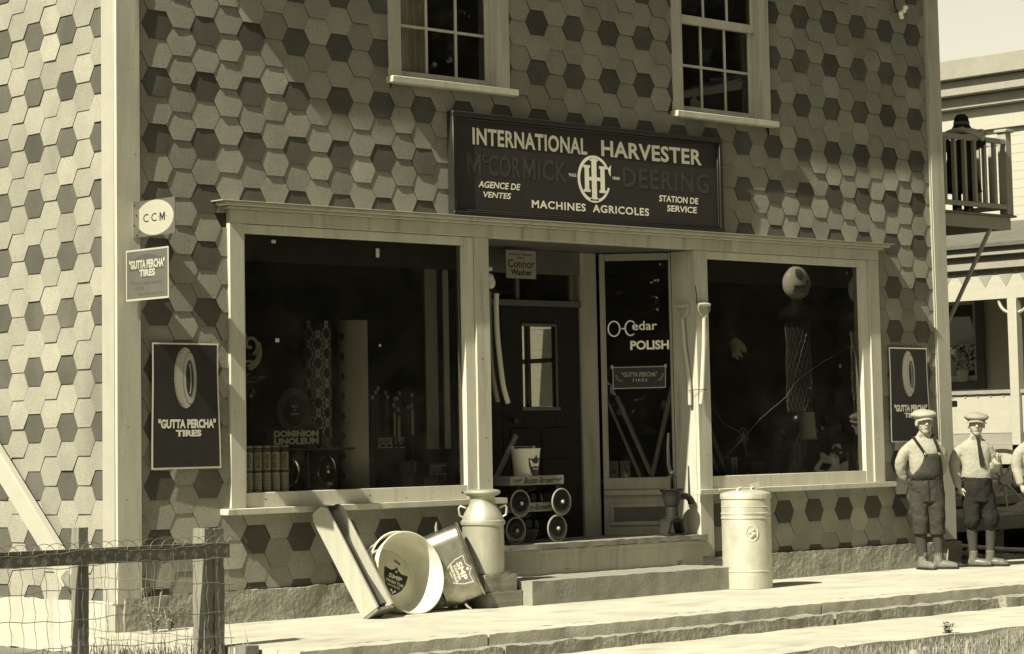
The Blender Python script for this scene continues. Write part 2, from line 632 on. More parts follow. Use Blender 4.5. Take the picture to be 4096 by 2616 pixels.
def rough_box(x0, x1, y0, y1, z0, z1, step=0.06, amp=0.012, freq=9.0, seed=0.0):
    """box with a broken, lumpy surface"""
    mb = MB()
    nx, ny, nz = [max(1, int(round((b - a) / step))) for a, b in ((x0, x1), (y0, y1), (z0, z1))]
    idx = {}
    vs_ = []

    def vid(i, j, k):
        key = (i, j, k)
        if key not in idx:
            p = Vector((x0 + (x1 - x0) * i / nx, y0 + (y1 - y0) * j / ny, z0 + (z1 - z0) * k / nz))
            q = p * freq + Vector((seed, seed * 2, 0))
            d = Vector((noise.noise(q), noise.noise(q + Vector((31, 0, 0))), noise.noise(q + Vector((0, 47, 0)))))
            d2 = Vector((noise.noise(q * 2.7), noise.noise(q * 2.7 + Vector((9, 0, 0))), noise.noise(q * 2.7 + Vector((0, 5, 0)))))
            e = (i in (0, nx)) + (j in (0, ny)) + (k in (0, nz))
            p = p + (d + d2 * 0.5) * amp * (1.0 if e < 2 else 1.3)
            idx[key] = len(vs_)
            vs_.append(p)
        return idx[key]
    fs = []
    for i in range(nx):
        for k in range(nz):
            fs.append((vid(i, 0, k), vid(i + 1, 0, k), vid(i + 1, 0, k + 1), vid(i, 0, k + 1)))
            fs.append((vid(i, ny, k), vid(i, ny, k + 1), vid(i + 1, ny, k + 1), vid(i + 1, ny, k)))
        for j in range(ny):
            fs.append((vid(i, j, nz), vid(i + 1, j, nz), vid(i + 1, j + 1, nz), vid(i, j + 1, nz)))
            fs.append((vid(i, j, 0), vid(i, j + 1, 0), vid(i + 1, j + 1, 0), vid(i + 1, j, 0)))
    for j in range(ny):
        for k in range(nz):
            fs.append((vid(0, j, k), vid(0, j, k + 1), vid(0, j + 1, k + 1), vid(0, j + 1, k)))
            fs.append((vid(nx, j, k), vid(nx, j + 1, k), vid(nx, j + 1, k + 1), vid(nx, j, k + 1)))
    return mb.add(vs_, fs)

# ================================================================== SETTING
def lumpy(x0, x1, y0, y1, z, step, amp, freq, seed=0.0, slope=None):
    mb = MB()
    nx, ny = int((x1 - x0) / step), int((y1 - y0) / step)
    vs_, fs = [], []
    for j in range(ny + 1):
        for i in range(nx + 1):
            x, y = x0 + (x1 - x0) * i / nx, y0 + (y1 - y0) * j / ny
            h = noise.noise(Vector((x * freq, y * freq, seed))) + 0.5 * noise.noise(Vector((x * freq * 3, y * freq * 3, seed)))
            vs_.append((x, y, z + amp * h + (slope(x, y) if slope else 0)))
    for j in range(ny):
        for i in range(nx):
            a = j * (nx + 1) + i
            fs.append((a, a + 1, a + nx + 2, a + nx + 1))
    return mb.add(vs_, fs)


g = MB()
g.add([(-700, -700, -0.42), (700, -700, -0.42), (700, 700, -0.42), (-700, 700, -0.42)], [(0, 1, 2, 3)])
struct("ground", g, DIRT)
struct("road_verge", lumpy(-4, 16, -8.5, -3.80, -0.235, 0.07, 0.045, 1.7, 3.0,
                           lambda x, y: 0.06 * max(0, min(1, (y + 4.6) / 0.8))), DIRT)
struct("yard", lumpy(-9, 0.22, -2.9, 10, -0.15, 0.08, 0.02, 2.0, 7.0), DIRT)
struct("lane", lumpy(9.62, 26, -0.02, 14, -0.05, 0.09, 0.05, 1.9, 5.0), DIRT_D)
lp = rough_box(-3.0, 17, -3.83, -2.52, -0.30, -0.155, 0.09, 0.008, 3.0, 4.0)
struct("path", lp, CONC, angle=60)
sw = MB()
sw.add(*(lambda b: (b.v, b.f))(rough_box(-0.37, 17, -2.20, -0.004, -0.2, 0.0, 0.12, 0.003, 1.5, 1.0)))
for a, b_ in ((-0.37, 1.185), (1.2, 4.585), (4.60, 17)):
    k = rough_box(a, b_, -2.42, -2.204, -0.30, 0.0, 0.04, 0.0045, 11.0, 2.0 + a)
    sw.add(k.v, k.f)
struct("sidewalk", sw, CONC, angle=50)
kb = MB()
for a, b_ in ((-0.4, 1.19), (1.205, 4.56), (4.59, 6.65), (6.75, 17)):
    k = rough_box(a, b_, -2.56, -2.40, -0.36, -0.075, 0.045, 0.010, 9.0, 6.0 + a)
    kb.add(k.v, k.f)
struct("kerb", kb, CONC_R, angle=60)


# ================================================================== STORE
store = thing("store_building", "two-storey general store clad in hexagonal shingles with two big shop windows", "store", (4.77, 0, 0))

COL_P, ROW_P = 0.21, 0.2032
HA, HB = 0.1335, 0.0765


def clip(poly, fn):
    out = []
    for i in range(len(poly)):
        a, b_ = poly[i], poly[(i + 1) % len(poly)]
        fa, fb = fn(a), fn(b_)
        if fa >= 0:
            out.append(a)
        if fa * fb < 0:
            t = fa / (fa - fb)
            out.append((a[0] + (b_[0] - a[0]) * t, a[1] + (b_[1] - a[1]) * t))
    return out


def hex_wall(u0, u1, z0, z1, cu, cz, holes, P, inset=0.0):
    """P(u, z, d) -> world point, d = distance out of the wall"""
    mb = MB()
    tone = []
    rnd = random.Random(5)
    c_lo, c_hi = int((u0 - cu) / COL_P) - 2, int((u1 - cu) / COL_P) + 2
    r_lo, r_hi = int((z0 - cz) / ROW_P) - 2, int((z1 - cz) / ROW_P) + 2
    for c in range(c_lo, c_hi + 1):
        for r in range(r_lo, r_hi + 1):
            uc = cu + c * COL_P + rnd.uniform(-.003, .003)
            zc = cz + r * ROW_P + (ROW_P / 2 if c % 2 else 0) + rnd.uniform(-.003, .003)
            dark = (c % 2 == 0) and (r % 2 == 0)
            h = ROW_P / 2 + 0.002
            poly = [(uc - HB, zc + h), (uc - HA, zc), (uc - HB, zc - h), (uc + HB, zc - h), (uc + HA, zc), (uc + HB, zc + h)]
            poly = clip(poly, lambda p: p[0] - u0)
            poly = clip(poly, lambda p: u1 - p[0]) if poly else poly
            poly = clip(poly, lambda p: p[1] - z0) if poly else poly
            poly = clip(poly, lambda p: z1 - p[1]) if poly else poly
            for (a, b_, lo, hi) in holes:
                if len(poly) < 3:
                    break
                if all(a <= p[0] <= b_ and lo <= p[1] <= hi for p in poly):
                    poly = []
                    break
                if any(p[0] > a and p[0] < b_ and p[1] > lo and p[1] < hi for p in poly) or (a < uc < b_ and lo < zc < hi):
                    best = None
                    for fn in (lambda p, k=a: k - p[0], lambda p, k=b_: p[0] - k, lambda p, k=lo: k - p[1], lambda p, k=hi: p[1] - k):
                        q = clip(poly, fn)
                        ar = 0
                        for i in range(len(q)):
                            j = (i + 1) % len(q)
                            ar += q[i][0] * q[j][1] - q[j][0] * q[i][1]
                        if best is None or abs(ar) > best[0]:
                            best = (abs(ar), q)
                    poly = best[1]
            if len(poly) < 3:
                continue
            ar = sum(poly[i][0] * poly[(i + 1) % len(poly)][1] - poly[(i + 1) % len(poly)][0] * poly[i][1] for i in range(len(poly)))
            if abs(ar) < 0.002:
                continue
            tn = rnd.gauss(1.0, 0.095)
            tilt = rnd.gauss(0.0056, 0.0018)
            side = rnd.gauss(0, 0.0013)
            curl = max(0.0, rnd.gauss(0.0022, 0.0016))
            crease = rnd.uniform(0.2, 0.75)
            ang = rnd.uniform(-0.6, 0.6)

            def d(u, z):
                uu, zz = (u - uc) / HA, (z - zc) / h
                base = 0.0055 + tilt * (0.5 - 0.5 * zz) + side * uu
                # the upper edge dips under the courses above; a random crease runs across
                s = zz + ang * uu * 0.5 - crease
                base -= max(0.0, s) * 0.0024
                base += curl * (1 - uu * uu) * (0.4 - 0.6 * zz)
                return max(0.002, base)
            cx = sum(p[0] for p in poly) / len(poly)
            cz_ = sum(p[1] for p in poly) / len(poly)
            k = len(poly)
            rings = [1.0, 0.7, 0.36]
            # edge midpoints keep the curl round
            pp = []
            for i in range(k):
                a, b_ = poly[i], poly[(i + 1) % k]
                pp += [a, ((a[0] + b_[0]) / 2, (a[1] + b_[1]) / 2)]
            k = len(pp)
            vs_, tv = [], []
            for s in rings:
                for (u, z) in pp:
                    x, y = cx + (u - cx) * s, cz_ + (z - cz_) * s
                    vs_.append(P(x, y, d(x, y)))
            vs_.append(P(cx, cz_, d(cx, cz_)))
            for (u, z) in pp:
                vs_.append(P(u, z, 0.0))
            fs = []
            for q in range(2):
                for i in range(k):
                    j = (i + 1) % k
                    fs.append((q * k + i, q * k + j, (q + 1) * k + j, (q + 1) * k + i))
            for i in range(k):
                fs.append((2 * k + i, 2 * k + (i + 1) % k, 3 * k))
            for i in range(k):
                j = (i + 1) % k
                fs.append((i, 3 * k + 1 + i, 3 * k + 1 + j, j))
            mb.add(vs_, fs[:-k], 1 if dark else 0)
            o_ = len(mb.v) - len(vs_)
            mb.f.extend([tuple(i + o_ for i in f) for f in fs[-k:]])
            mb.m.extend([2] * k)
            tone += [tn] * len(vs_)
            # two nails near the lower edge
            if not dark and rnd.random() < 0.8:
                for sx in (-0.045, 0.045):
                    nx, nz = uc + sx, zc - h + 0.025
                    if u0 + .02 < nx < u1 - .02 and abs(nx - cx) < 0.06 and z0 + 0.02 < nz and len(poly) == 6:
                        q = 0.0035
                        n0 = [P(nx + q * math.cos(t), nz + q * math.sin(t), d(nx, nz) + 0.0008) for t in (0.5, 2.07, 3.64, 5.2)]
                        mb.add(n0, [(0, 1, 2, 3)], 2)
                        tone += [1.0] * 4
    mb.tone = tone
    return mb


HOLES = [(0.955, 8.48, 0.79, 2.93), (3.52, 6.08, 0.15, 0.9), (2.52, 3.765, 4.03, 6.2), (5.75, 7.0, 4.02, 6.2)]
fw = hex_wall(0.10, 9.44, 0.232, 5.92, 0.336, 0.587, HOLES, lambda u, z, d: Vector((u, -d, z)))
front = build("wall", fw, [SH_L, SH_D, BLACK], store, angle=50)
lw = hex_wall(0.13, 9.0, 0.20, 5.92, 0.608, 0.60, [], lambda u, z, d: Vector((-d, u, z)))
build("wall", lw, [SH_L, SH_D, BLACK], store, angle=50)
bk = MB()
for a, b_, c, d_ in ((.1, .95, .2, 5.9), (8.48, 9.45, .2, 5.9), (.95, 3.46, .2, .8), (6.1, 8.48, .2, .8), (.95, 8.48, 2.94, 4.05),
                     (.95, 2.56, 4.05, 5.9), (3.74, 5.78, 4.05, 5.9), (6.98, 8.48, 4.05, 5.9)):
    bk.box(a, b_, 0.003, 0.10, c, d_)
bk.box(0.003, 0.10, 0.10, 9.0, 0.2, 5.9)                      # left wall backing
# right wall with a side window opening
bk.box(9.44, 9.53, 0.10, 5.1, 0.2, 5.9)
bk.box(9.44, 9.53, 6.3, 9.0, 0.2, 5.9)
bk.box(9.44, 9.53, 5.1, 6.3, 0.2, 1.5)
bk.box(9.44, 9.53, 5.1, 6.3, 2.8, 5.9)
bk.box(0.10, 9.44, 8.9, 9.0, 0.2, 5.9)
build("sheathing", bk, FELT, store, smooth=False)
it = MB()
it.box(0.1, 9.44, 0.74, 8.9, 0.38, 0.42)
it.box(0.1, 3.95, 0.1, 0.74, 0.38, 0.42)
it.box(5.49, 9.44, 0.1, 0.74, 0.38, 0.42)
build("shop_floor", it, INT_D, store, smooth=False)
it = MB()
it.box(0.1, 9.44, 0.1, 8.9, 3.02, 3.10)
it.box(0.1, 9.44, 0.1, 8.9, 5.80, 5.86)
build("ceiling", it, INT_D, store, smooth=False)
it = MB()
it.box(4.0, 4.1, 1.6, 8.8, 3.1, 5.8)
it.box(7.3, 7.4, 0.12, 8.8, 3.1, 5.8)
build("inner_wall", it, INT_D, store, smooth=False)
# muntins of the side window seen through the door
sm = MB()
for yy in (5.1, 5.68, 6.26):
    sm.box(9.45, 9.50, yy, yy + 0.05, 1.5, 2.8)
for zz in (1.5, 2.12, 2.75):
    sm.box(9.455, 9.495, 5.12, 6.28, zz, zz + 0.05)
sp_ = MB()
sp_.add([(9.478, 5.12, 1.52), (9.478, 6.28, 1.52), (9.478, 6.28, 2.78), (9.478, 5.12, 2.78)], [(0, 1, 2, 3)])
fg = bpy.data.materials.new("dimming_glass")
fg.use_nodes = True
fg.node_tree.nodes.remove(fg.node_tree.nodes["Principled BSDF"])
tr0 = fg.node_tree.nodes.new("ShaderNodeBsdfTransparent")
tr0.inputs[0].default_value = (.30, .30, .28, 1)  # grey tint added to dim the bright view through the side window
fg.node_tree.links.new(tr0.outputs[0], fg.node_tree.nodes["Material Output"].inputs[0])
build("side_window_pane", sp_, fg, store, smooth=False)
build("side_window_frame", sm, PAINT_DK, store, smooth=False)

fd = rough_box(0.02, 9.38, -0.045, 0.12, -0.12, 0.228, 0.05, 0.009, 9.0, 3.0)
build("foundation", fd, CONC_F, store, angle=70)
fd2 = rough_box(-0.035, 0.09, 0.03, 9.0, -0.15, 0.205, 0.06, 0.012, 6.0, 8.0)
build("foundation", fd2, CONC, store, angle=70)
fe = rough_box(9.36, 9.60, -0.06, 0.35, -0.15, 0.75 - 0.53, 0.05, 0.014, 8.0, 1.5)
build("foundation_block", fe, CONC_R, store, angle=70)

# corner boards
cb = MB()
cb.box(-0.028, 0.172, -0.030, 0.0, 0.19, 5.9)
build("corner_board", cb, PAINT, store, bevel=0.003)
cb = MB()
cb.box(-0.030, 0.0, 0.002, 0.15, 0.19, 5.9)
build("corner_board", cb, PAINT_SUN, store, bevel=0.003)
cb = MB()
cb.box(9.362, 9.56, -0.032, 0.0, 0.24, 5.9)
build("corner_board", cb, PAINT, store, bevel=0.003)
cb = MB()
cb.box(9.345, 9.361, -0.026, 0.0, 0.75, 5.9)
build("corner_board_edge", cb, PAINT_SUN, store, bevel=0.002)
db = MB()
db.box(-0.05, 0.02, -0.02, 0.10, -0.08, 0.185)
build("corner_footing", db, PAINT_SUN, store, bevel=0.004)
# roof and eaves
rf = MB()
rf.box(-0.36, 9.95, -0.30, 9.3, 5.92, 6.10)
rf.box(-0.20, 9.80, -0.18, 9.2, 6.10, 6.30)
build("roof", rf, ROOF, store, smooth=False)

# shopfront timberwork -------------------------------------------------
def wood(name, boxes, m, parent=store, bevel=0.003):
    mb = MB()
    for b_ in boxes:
        mb.box(*b_)
    return build(name, mb, m, parent, bevel=bevel)


wood("frieze", [(0.945, 8.487, -0.040, 0.05, 2.862, 2.958)], PAINT)
wood("cornice", [(0.91, 8.52, -0.075, 0.04, 2.960, 2.978), (0.84, 8.56, -0.125, 0.04, 2.980, 3.004)], PAINT)
cl = MB()
cl.box(0.80, 8.60, -0.145, 0.03, 3.0045, 3.012)
build("cornice_flashing", cl, PAINT_SUN, store, bevel=0.001)

def shop_window(x0, x1, pil_l, pil_r, sill):
    fr = MB()
    fr.box(x0 - 0.024, x0, -0.012, 0.06, 0.92, 2.79)
    fr.box(x1, x1 + 0.10, -0.016, 0.06, 0.8105, 2.858)
    fr.box(x0 - 0.024, x1, -0.014, 0.06, 2.792, 2.858)
    fr.box(x0 - 0.024, x1, -0.010, 0.06, 0.8105, 0.918)
    w = build("shop_window", fr, FRAME_LT, store, bevel=0.003)
    wood("pilaster", [pil_l], PAINT, w)
    wood("pilaster", [pil_r], PAINT, w)
    wood("sill", [sill], PAINT, w, 0.004)
    gl = MB()
    gl.add([(x0, 0.03, 0.92), (x1, 0.03, 0.92), (x1, 0.03, 2.79), (x0, 0.03, 2.79)], [(0, 1, 2, 3)])
    build("pane", gl, GLASS, w, smooth=False)
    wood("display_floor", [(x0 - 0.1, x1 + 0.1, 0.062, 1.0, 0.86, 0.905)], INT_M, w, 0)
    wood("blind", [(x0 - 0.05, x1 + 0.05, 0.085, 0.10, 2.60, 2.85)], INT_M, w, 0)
    return w


sw1 = shop_window(1.10, 3.255, (0.945, 1.074, -0.035, 0.08, 0.812, 2.860), (3.358, 3.506, -0.035, 0.08, 0.43, 2.860), (0.862, 3.60, -0.10, 0.05, 0.765, 0.810))
sw2 = shop_window(6.122, 8.236, (5.932, 6.095, -0.035, 0.0, 0.212, 2.860), (8.338, 8.487, -0.035, 0.08, 0.812, 2.860), (6.10, 8.57, -0.10, 0.05, 0.765, 0.810))
wood("post_return", [(5.932, 6.0, 0.001, 0.243, 0.432, 2.858)], PAINT)
wood("post_return", [(3.44, 3.504, 0.081, 0.243, 0.432, 2.858)], PAINT)
wood("post_cap", [(5.86, 6.097, -0.10, -0.036, 0.765, 0.810)], PAINT)
# porch floor and riser
fl = MB()
nb = 9
for i in range(nb):
    y0 = -0.062 + i * 0.092
    fl.box(3.50, 5.955, y0, y0 + 0.088, 0.392, 0.430 + (0.003 if i % 2 else 0))
build("porch_floor", fl, FLOORW, store, bevel=0.004)
nz_ = rough_box(3.49, 5.96, -0.082, -0.064, 0.388, 0.431, 0.05, 0.006, 14.0, 9.0)
build("floor_nosing", nz_, FLOORW, store, angle=60)
wood("porch_riser", [(3.45, 5.93, -0.050, 0.0, 0.0, 0.386), (3.45, 5.93, -0.066, -0.051, 0.352, 0.386)], PAINT)
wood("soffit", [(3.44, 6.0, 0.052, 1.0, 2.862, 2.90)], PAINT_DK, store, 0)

# splayed side windows of the entrance
def splay(A, B, name, lettering=False):
    A, B = Vector((A[0], A[1], 0)), Vector((B[0], B[1], 0))
    L = (B - A).length
    t = (B - A).normalized()
    n = t.cross(Z).normalized()
    if n.y > 0:
        n = -n

    def pc(mb, s0, s1, z0, z1, d0, d1):
        c = A + t * ((s0 + s1) / 2) + Z * ((z0 + z1) / 2) + n * ((d0 + d1) / 2)
        mb.obox(c, t * ((s1 - s0) / 2), n * ((d1 - d0) / 2), Z * ((z1 - z0) / 2))
    fr = MB()
    for q in ((0, .05, .92, 2.855, -.02, .012), (.60, L, .92, 2.855, -.02, .012), (.051, .599, 2.792, 2.853, -.02, .010), (0, L, .818, .9195, -.02, .015)):
        pc(fr, *q)
    w = build(name, fr, PAINT_SHADE, store, bevel=0.003)
    lo = MB()
    pc(lo, 0, L, .43, .766, -.03, 0.0)
    build("panel", lo, PAINT_SHADE, w)
    mo = MB()
    for q in ((.05, .57, .665, .70, .0005, .014), (.05, .57, .51, .545, .0005, .014), (.05, .085, .546, .664, .0005, .014), (.535, .57, .546, .664, .0005, .014)):
        pc(mo, *q)
    build("panel_moulding", mo, PAINT_SHADE, w, bevel=0.004)
    pl = MB()
    pc(pl, .086, .534, .546, .664, .0005, .003)
    build("panel_field", pl, PAINT_DK, w)
    si = MB()
    pc(si, .0, L - .01, .768, .816, -.03, .045)
    build("sill", si, PAINT_SHADE, w, bevel=0.004)
    gl = MB()
    q = [A + t * s + Z * z for s, z in ((.05, .92), (.60, .92), (.60, 2.79), (.05, 2.79))]
    gl.add(q, [(0, 1, 2, 3)])
    build("pane", gl, GLASS, w, smooth=False)
    if lettering:
        le = MB()
        o = lambda s, z: A + t * s + Z * z + n * 0.004
        le.ring(ellipse(.120, 2.203, .056, .070), ellipse(.120, 2.203, .044, .059), o(0, 0), t, Z, 0.001)
        text(le, "-", o(.196, 2.203), t, Z, .026, .012, weight=0.02)
        arc = ellipse(.262, 2.206, .052, .068, 26, 0.75, 5.6)
        arci = ellipse(.264, 2.206, .040, .057, 26, 0.75, 5.6)
        le.add([o(x, z) for x, z in arc + arci], [(i, i + 1, 26 + i + 1, 26 + i) for i in range(25)])
        text(le, "edar", o(.385, 2.226), t, Z, .215, .078, weight=0.012)
        text(le, "POLISH", o(.425, 2.057), t, Z, .335, .080, weight=0.035)
        build("lettering", le, SIGN_W, w, smooth=False)
    return w, A, t, n


spl, SA, ST, SN = splay((5.49, .685), (5.931, .245), "splayed_window", True)
splay((3.95, .685), (3.505, .245), "splayed_window")
# door wall
wood("door_frame", [(5.27, 5.47, .70, .76, .43, 2.86)], PAINT_SHADE)
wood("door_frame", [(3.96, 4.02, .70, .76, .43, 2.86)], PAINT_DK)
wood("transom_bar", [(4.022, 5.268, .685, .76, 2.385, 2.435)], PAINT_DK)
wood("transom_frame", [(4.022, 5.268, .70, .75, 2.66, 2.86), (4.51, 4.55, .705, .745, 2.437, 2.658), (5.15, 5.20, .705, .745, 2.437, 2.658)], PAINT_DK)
tg = MB()
tg.add([(4.03, .725, 2.437), (5.26, .725, 2.437), (5.26, .725, 2.658), (4.03, .725, 2.658)], [(0, 1, 2, 3)])
build("transom_pane", tg, GLASS, store, smooth=False)
dl = MB()
for q in ((4.345, 4.585, .72, .76, .435, 2.383), (4.965, 5.265, .72, .76, .435, 2.383), (4.586, 4.964, .72, .76, 2.215, 2.383), (4.586, 4.964, .72, .76, .435, 1.538)):
    dl.box(*q)
door = build("door", dl, DOORP, store, bevel=0.002)
wood("pane_moulding", [(4.57, 4.98, .705, .719, 2.215, 2.24), (4.55, 5.0, .695, .719, 1.505, 1.537), (4.966, 4.985, .705, .719, 1.538, 2.214)], PAINT_DK, door)
wood("lower_panel", [(4.42, 4.70, .708, .719, .60, 1.10), (4.78, 5.12, .708, .719, .60, 1.10), (4.42, 4.70, .708, .719, 1.16, 1.36), (4.78, 5.12, .708, .719, 1.16, 1.36)], DOORP, door, 0.006)
gp = MB()
gp.add([(4.586, .745, 1.538), (4.964, .745, 1.538), (4.964, .745, 2.215), (4.586, .745, 2.215)], [(0, 1, 2, 3)])
build("pane", gp, GLASS_D, door, smooth=False)
kn = MB()
kn.lathe([(0.0, 0), (.012, .0), (.012, .03), (.028, .04), (.03, .055), (.02, .068), (0, .07)], (4.44, .72, 1.42), 12, (0, -1, 0))
build("handle", kn, IRON, door)
wood("door", [(4.022, 4.342, .722, .76, .435, 2.383), (4.06, 4.30, .712, .721, .6, 1.15)], DOORP)

# upper windows --------------------------------------------------------
def upper_window(x0, z0):
    x1 = x0 + 1.277
    fr = MB()
    fr.box(x0, x0 + .118, -.030, .02, z0, 5.9)
    w = build("window", fr, PAINT, store, bevel=0.003)
    wood("casing", [(x1 - .118, x1, -.030, .02, z0, 5.9)], PAINT, w)
    wood("sill", [(x0 - .02, x1 + .045, -.085, .05, z0 - .052, z0 - .001)], PAINT, w, 0.004)
    wood("jamb", [(x1 - .119, x1 - .10, .021, .13, z0, 5.9)], PAINT, w, 0.002)
    wood("jamb", [(x0 + .10, x0 + .119, .021, .13, z0, 5.9)], PAINT, w, 0.002)
    a, b_ = x0 + .121, x1 - .121
    wd = (b_ - a)
    s = MB()
    s.box(a, a + .045, .075, .105, z0 + .001, z0 + .845)
    s.box(b_ - .045, b_, .075, .105, z0 + .001, z0 + .845)
    s.box(a + .046, b_ - .046, .074, .105, z0 + .001, z0 + .072)
    s.box(a + .046, b_ - .046, .074, .105, z0 + .80, z0 + .845)
    for k in (1, 2):
        xm = a + .045 + (wd - .09) * k / 3
        s.box(xm - .011, xm + .011, .079, .099, z0 + .073, z0 + .80)
    zm = z0 + .432
    for k in range(3):
        xa = a + .046 + (wd - .09) * k / 3 + (.011 if k else 0)
        xb = a + .045 + (wd - .09) * (k + 1) / 3 - (.012 if k < 2 else .001)
        s.box(xa, xb, .080, .098, zm - .011, zm + .011)
    build("sash", s, FRAME_LT, w, bevel=0.002)
    s = MB()
    s.box(a, a + .045, .035, .068, z0 + .80, 5.88)
    s.box(b_ - .045, b_, .035, .068, z0 + .80, 5.88)
    s.box(a + .046, b_ - .046, .033, .068, z0 + .80, z0 + .868)
    for k in (1, 2):
        xm = a + .045 + (wd - .09) * k / 3
        s.box(xm - .011, xm + .011, .040, .060, z0 + .869, 5.88)
    build("sash", s, FRAME_LT, w, bevel=0.002)
    gl = MB()
    gl.add([(a + .04, .09, z0 + .06), (b_ - .04, .09, z0 + .06), (b_ - .04, .09, z0 + .81), (a + .04, .09, z0 + .81)], [(0, 1, 2, 3)])
    gl.add([(a + .04, .05, z0 + .86), (b_ - .04, .05, z0 + .86), (b_ - .04, .05, 5.87), (a + .04, .05, 5.87)], [(0, 1, 2, 3)])
    build("pane", gl, GLASS_U, w, smooth=False)
    return w


w1 = upper_window(2.504, 4.066)
w2 = upper_window(5.737, 4.052)
cu = MB()
n_ = 40
vs_, fs_ = [], []
for i in range(n_ + 1):
    for j, zz in enumerate((4.10, 5.8)):
        x = 2.62 + 0.46 * i / n_
        vs_.append((x, .19 + .025 * math.sin(i * 0.9) + .012 * math.sin(i * 2.1), zz))
for i in range(n_):
    fs_.append((2 * i, 2 * i + 2, 2 * i + 3, 2 * i + 1))
cu.add(vs_, fs_)
build("curtain", cu, CURTAIN, w1)
# wash fittings on the left window's glass: paper pasted corners
for x, z, a, b_ in ((1.395, 2.745, .02, .012), (2.40, 2.70, .016, .034), (1.42, 2.02, .018, .014), (2.41, 1.995, .009, .009)):
    pp_ = MB()
    pp_.box(x - a, x + a, .026, .028, z - b_, z + b_)
    build("paper_tab", pp_, PAPER, sw1, smooth=False)
# cracked pane of the right window
ck = MB()
def crk(pts, r=.0008):
    pts = [(x, .026, z) for x, z in pts]
    q = []
    for i in range(len(pts) - 1):
        for k in range(4):
            t = k / 4
            q.append((pts[i][0] + (pts[i + 1][0] - pts[i][0]) * t + random.uniform(-.003, .003), .026, pts[i][2] + (pts[i + 1][2] - pts[i][2]) * t + random.uniform(-.003, .003)))
    q.append(pts[-1])
    ck.tube(q, r, 4)
crk([(6.579, 1.241), (6.40, 1.12), (6.147, .959)])
crk([(6.579, 1.241), (6.80, 1.40), (7.164, 1.592), (7.30, 1.72), (7.406, 1.78), (7.683, 1.906), (8.1, 2.06)])
crk([(6.579, 1.241), (6.511, 1.298), (6.421, 1.332), (6.33, 1.36), (6.26, 1.44), (6.19, 1.532)], .0007)
crk([(6.585, 1.23), (6.60, 1.15), (6.61, 1.10), (6.632, 1.057)], .0008)
for k in range(16):
    a = k * 0.393 + random.uniform(-.1, .1)
    r0, r1 = random.uniform(.012, .018), random.uniform(.03, .055)
    crk([(6.579 + r0 * math.cos(a), 1.241 + r0 * math.sin(a) * 1.1), (6.579 + r1 * math.cos(a), 1.241 + r1 * math.sin(a) * 1.1)], .0007)
crk([(6.53 + .0, 1.30), (6.56, 1.325), (6.60, 1.325), (6.63, 1.29), (6.64, 1.24), (6.62, 1.20)], .0008)
build("crack", ck, SEALANT, sw2)

# knots, a hook and rust marks on the shop front boards
rnd = random.Random(31)
def knots(parent, spots, y):
    mb = MB()
    for x, z, r in spots:
        a = rnd.uniform(0, 3)
        mb.add([(x + r * math.cos(t) * rnd.uniform(.7, 1.2), y, z + r * .7 * math.sin(t + a * .1) * rnd.uniform(.7, 1.2)) for t in [2 * math.pi * i / 9 for i in range(9)]], [tuple(range(9))])
    build("knots", mb, mat("knot_stain", .10, .8, var=.3, scale=(60, 60, 60)), parent, smooth=False)
knots(sw1, [(1.27, .868, .010), (2.26, .868, .008), (2.62, .84, .007), (3.20, .862, .012), (1.9, .85, .005), (2.9, .875, .005)], -.0108)
knots(sw2, [(6.5, .87, .006), (7.2, .85, .007), (7.9, .875, .006)], -.0108)
knots(store, [(3.42, 1.9, .009), (3.44, 1.28, .008), (3.40, 2.3, .006), (3.46, .95, .007), (.98, 1.5, .006), (1.02, 2.2, .005), (6.03, 1.1, .007), (6.0, 2.0, .006), (8.42, 1.8, .006), (8.40, 1.2, .007)], -.0358)
knots(store, [(.06, 1.4, .006), (.11, 2.3, .006), (.05, .9, .006), (.13, 3.3, .006), (.08, 3.9, .005), (.07, .55, .007)], -.0310)

# ================================================================== SIGNS
sg = thing("shop_sign", "large dark shop sign with cream lettering and a round monogram above the doorway", "sign", (4.69, -.05, 3.02))
mb = MB()
mb.box(3.14, 6.24, -.055, -.012, 3.055, 3.80)
build("sign_board", mb, SIGN_D, sg, bevel=0)
mb = MB()
for q in ((3.10, 6.28, -.085, -.012, 3.801, 3.842), (3.10, 6.28, -.085, -.012, 3.016, 3.054), (3.10, 3.139, -.084, -.012, 3.0545, 3.8005), (6.241, 6.28, -.084, -.012, 3.0545, 3.8005),
          (3.14, 6.24, -.070, -.056, 3.785, 3.800), (3.14, 6.24, -.070, -.056, 3.0555, 3.070), (3.14, 3.155, -.069, -.056, 3.071, 3.784), (6.225, 6.24, -.069, -.056, 3.071, 3.784)):
    mb.box(*q)
build("sign_frame", mb, SIGN_F, sg, bevel=0.004)
so = Vector((0, -.0565, 0))
def sgt(mb, s, x0, x1, z0, z1, **k):
    text(mb, s, so + Vector(((x0 + x1) / 2, 0, (z0 + z1) / 2)), X, Z, x1 - x0, z1 - z0, **k)
mb = MB()
sgt(mb, "INTERNATIONAL", 3.332, 4.622, 3.590, 3.728, weight=.028, spacing=1.06)
sgt(mb, "HARVESTER", 4.789, 6.035, 3.592, 3.730, weight=.028, spacing=1.06)
sgt(mb, "AGENCE DE", 3.385, 3.848, 3.253, 3.306, weight=.022, shear=.18)
sgt(mb, "VENTES", 3.438, 3.742, 3.177, 3.224, weight=.022, shear=.18)
sgt(mb, "MACHINES  AGRICOLES", 3.971, 5.352, 3.120, 3.185, weight=.026, spacing=1.12)
sgt(mb, "STATION DE", 5.482, 5.977, 3.252, 3.307, weight=.022, shear=.05)
sgt(mb, "SERVICE", 5.578, 5.957, 3.173, 3.227, weight=.022, shear=.05)
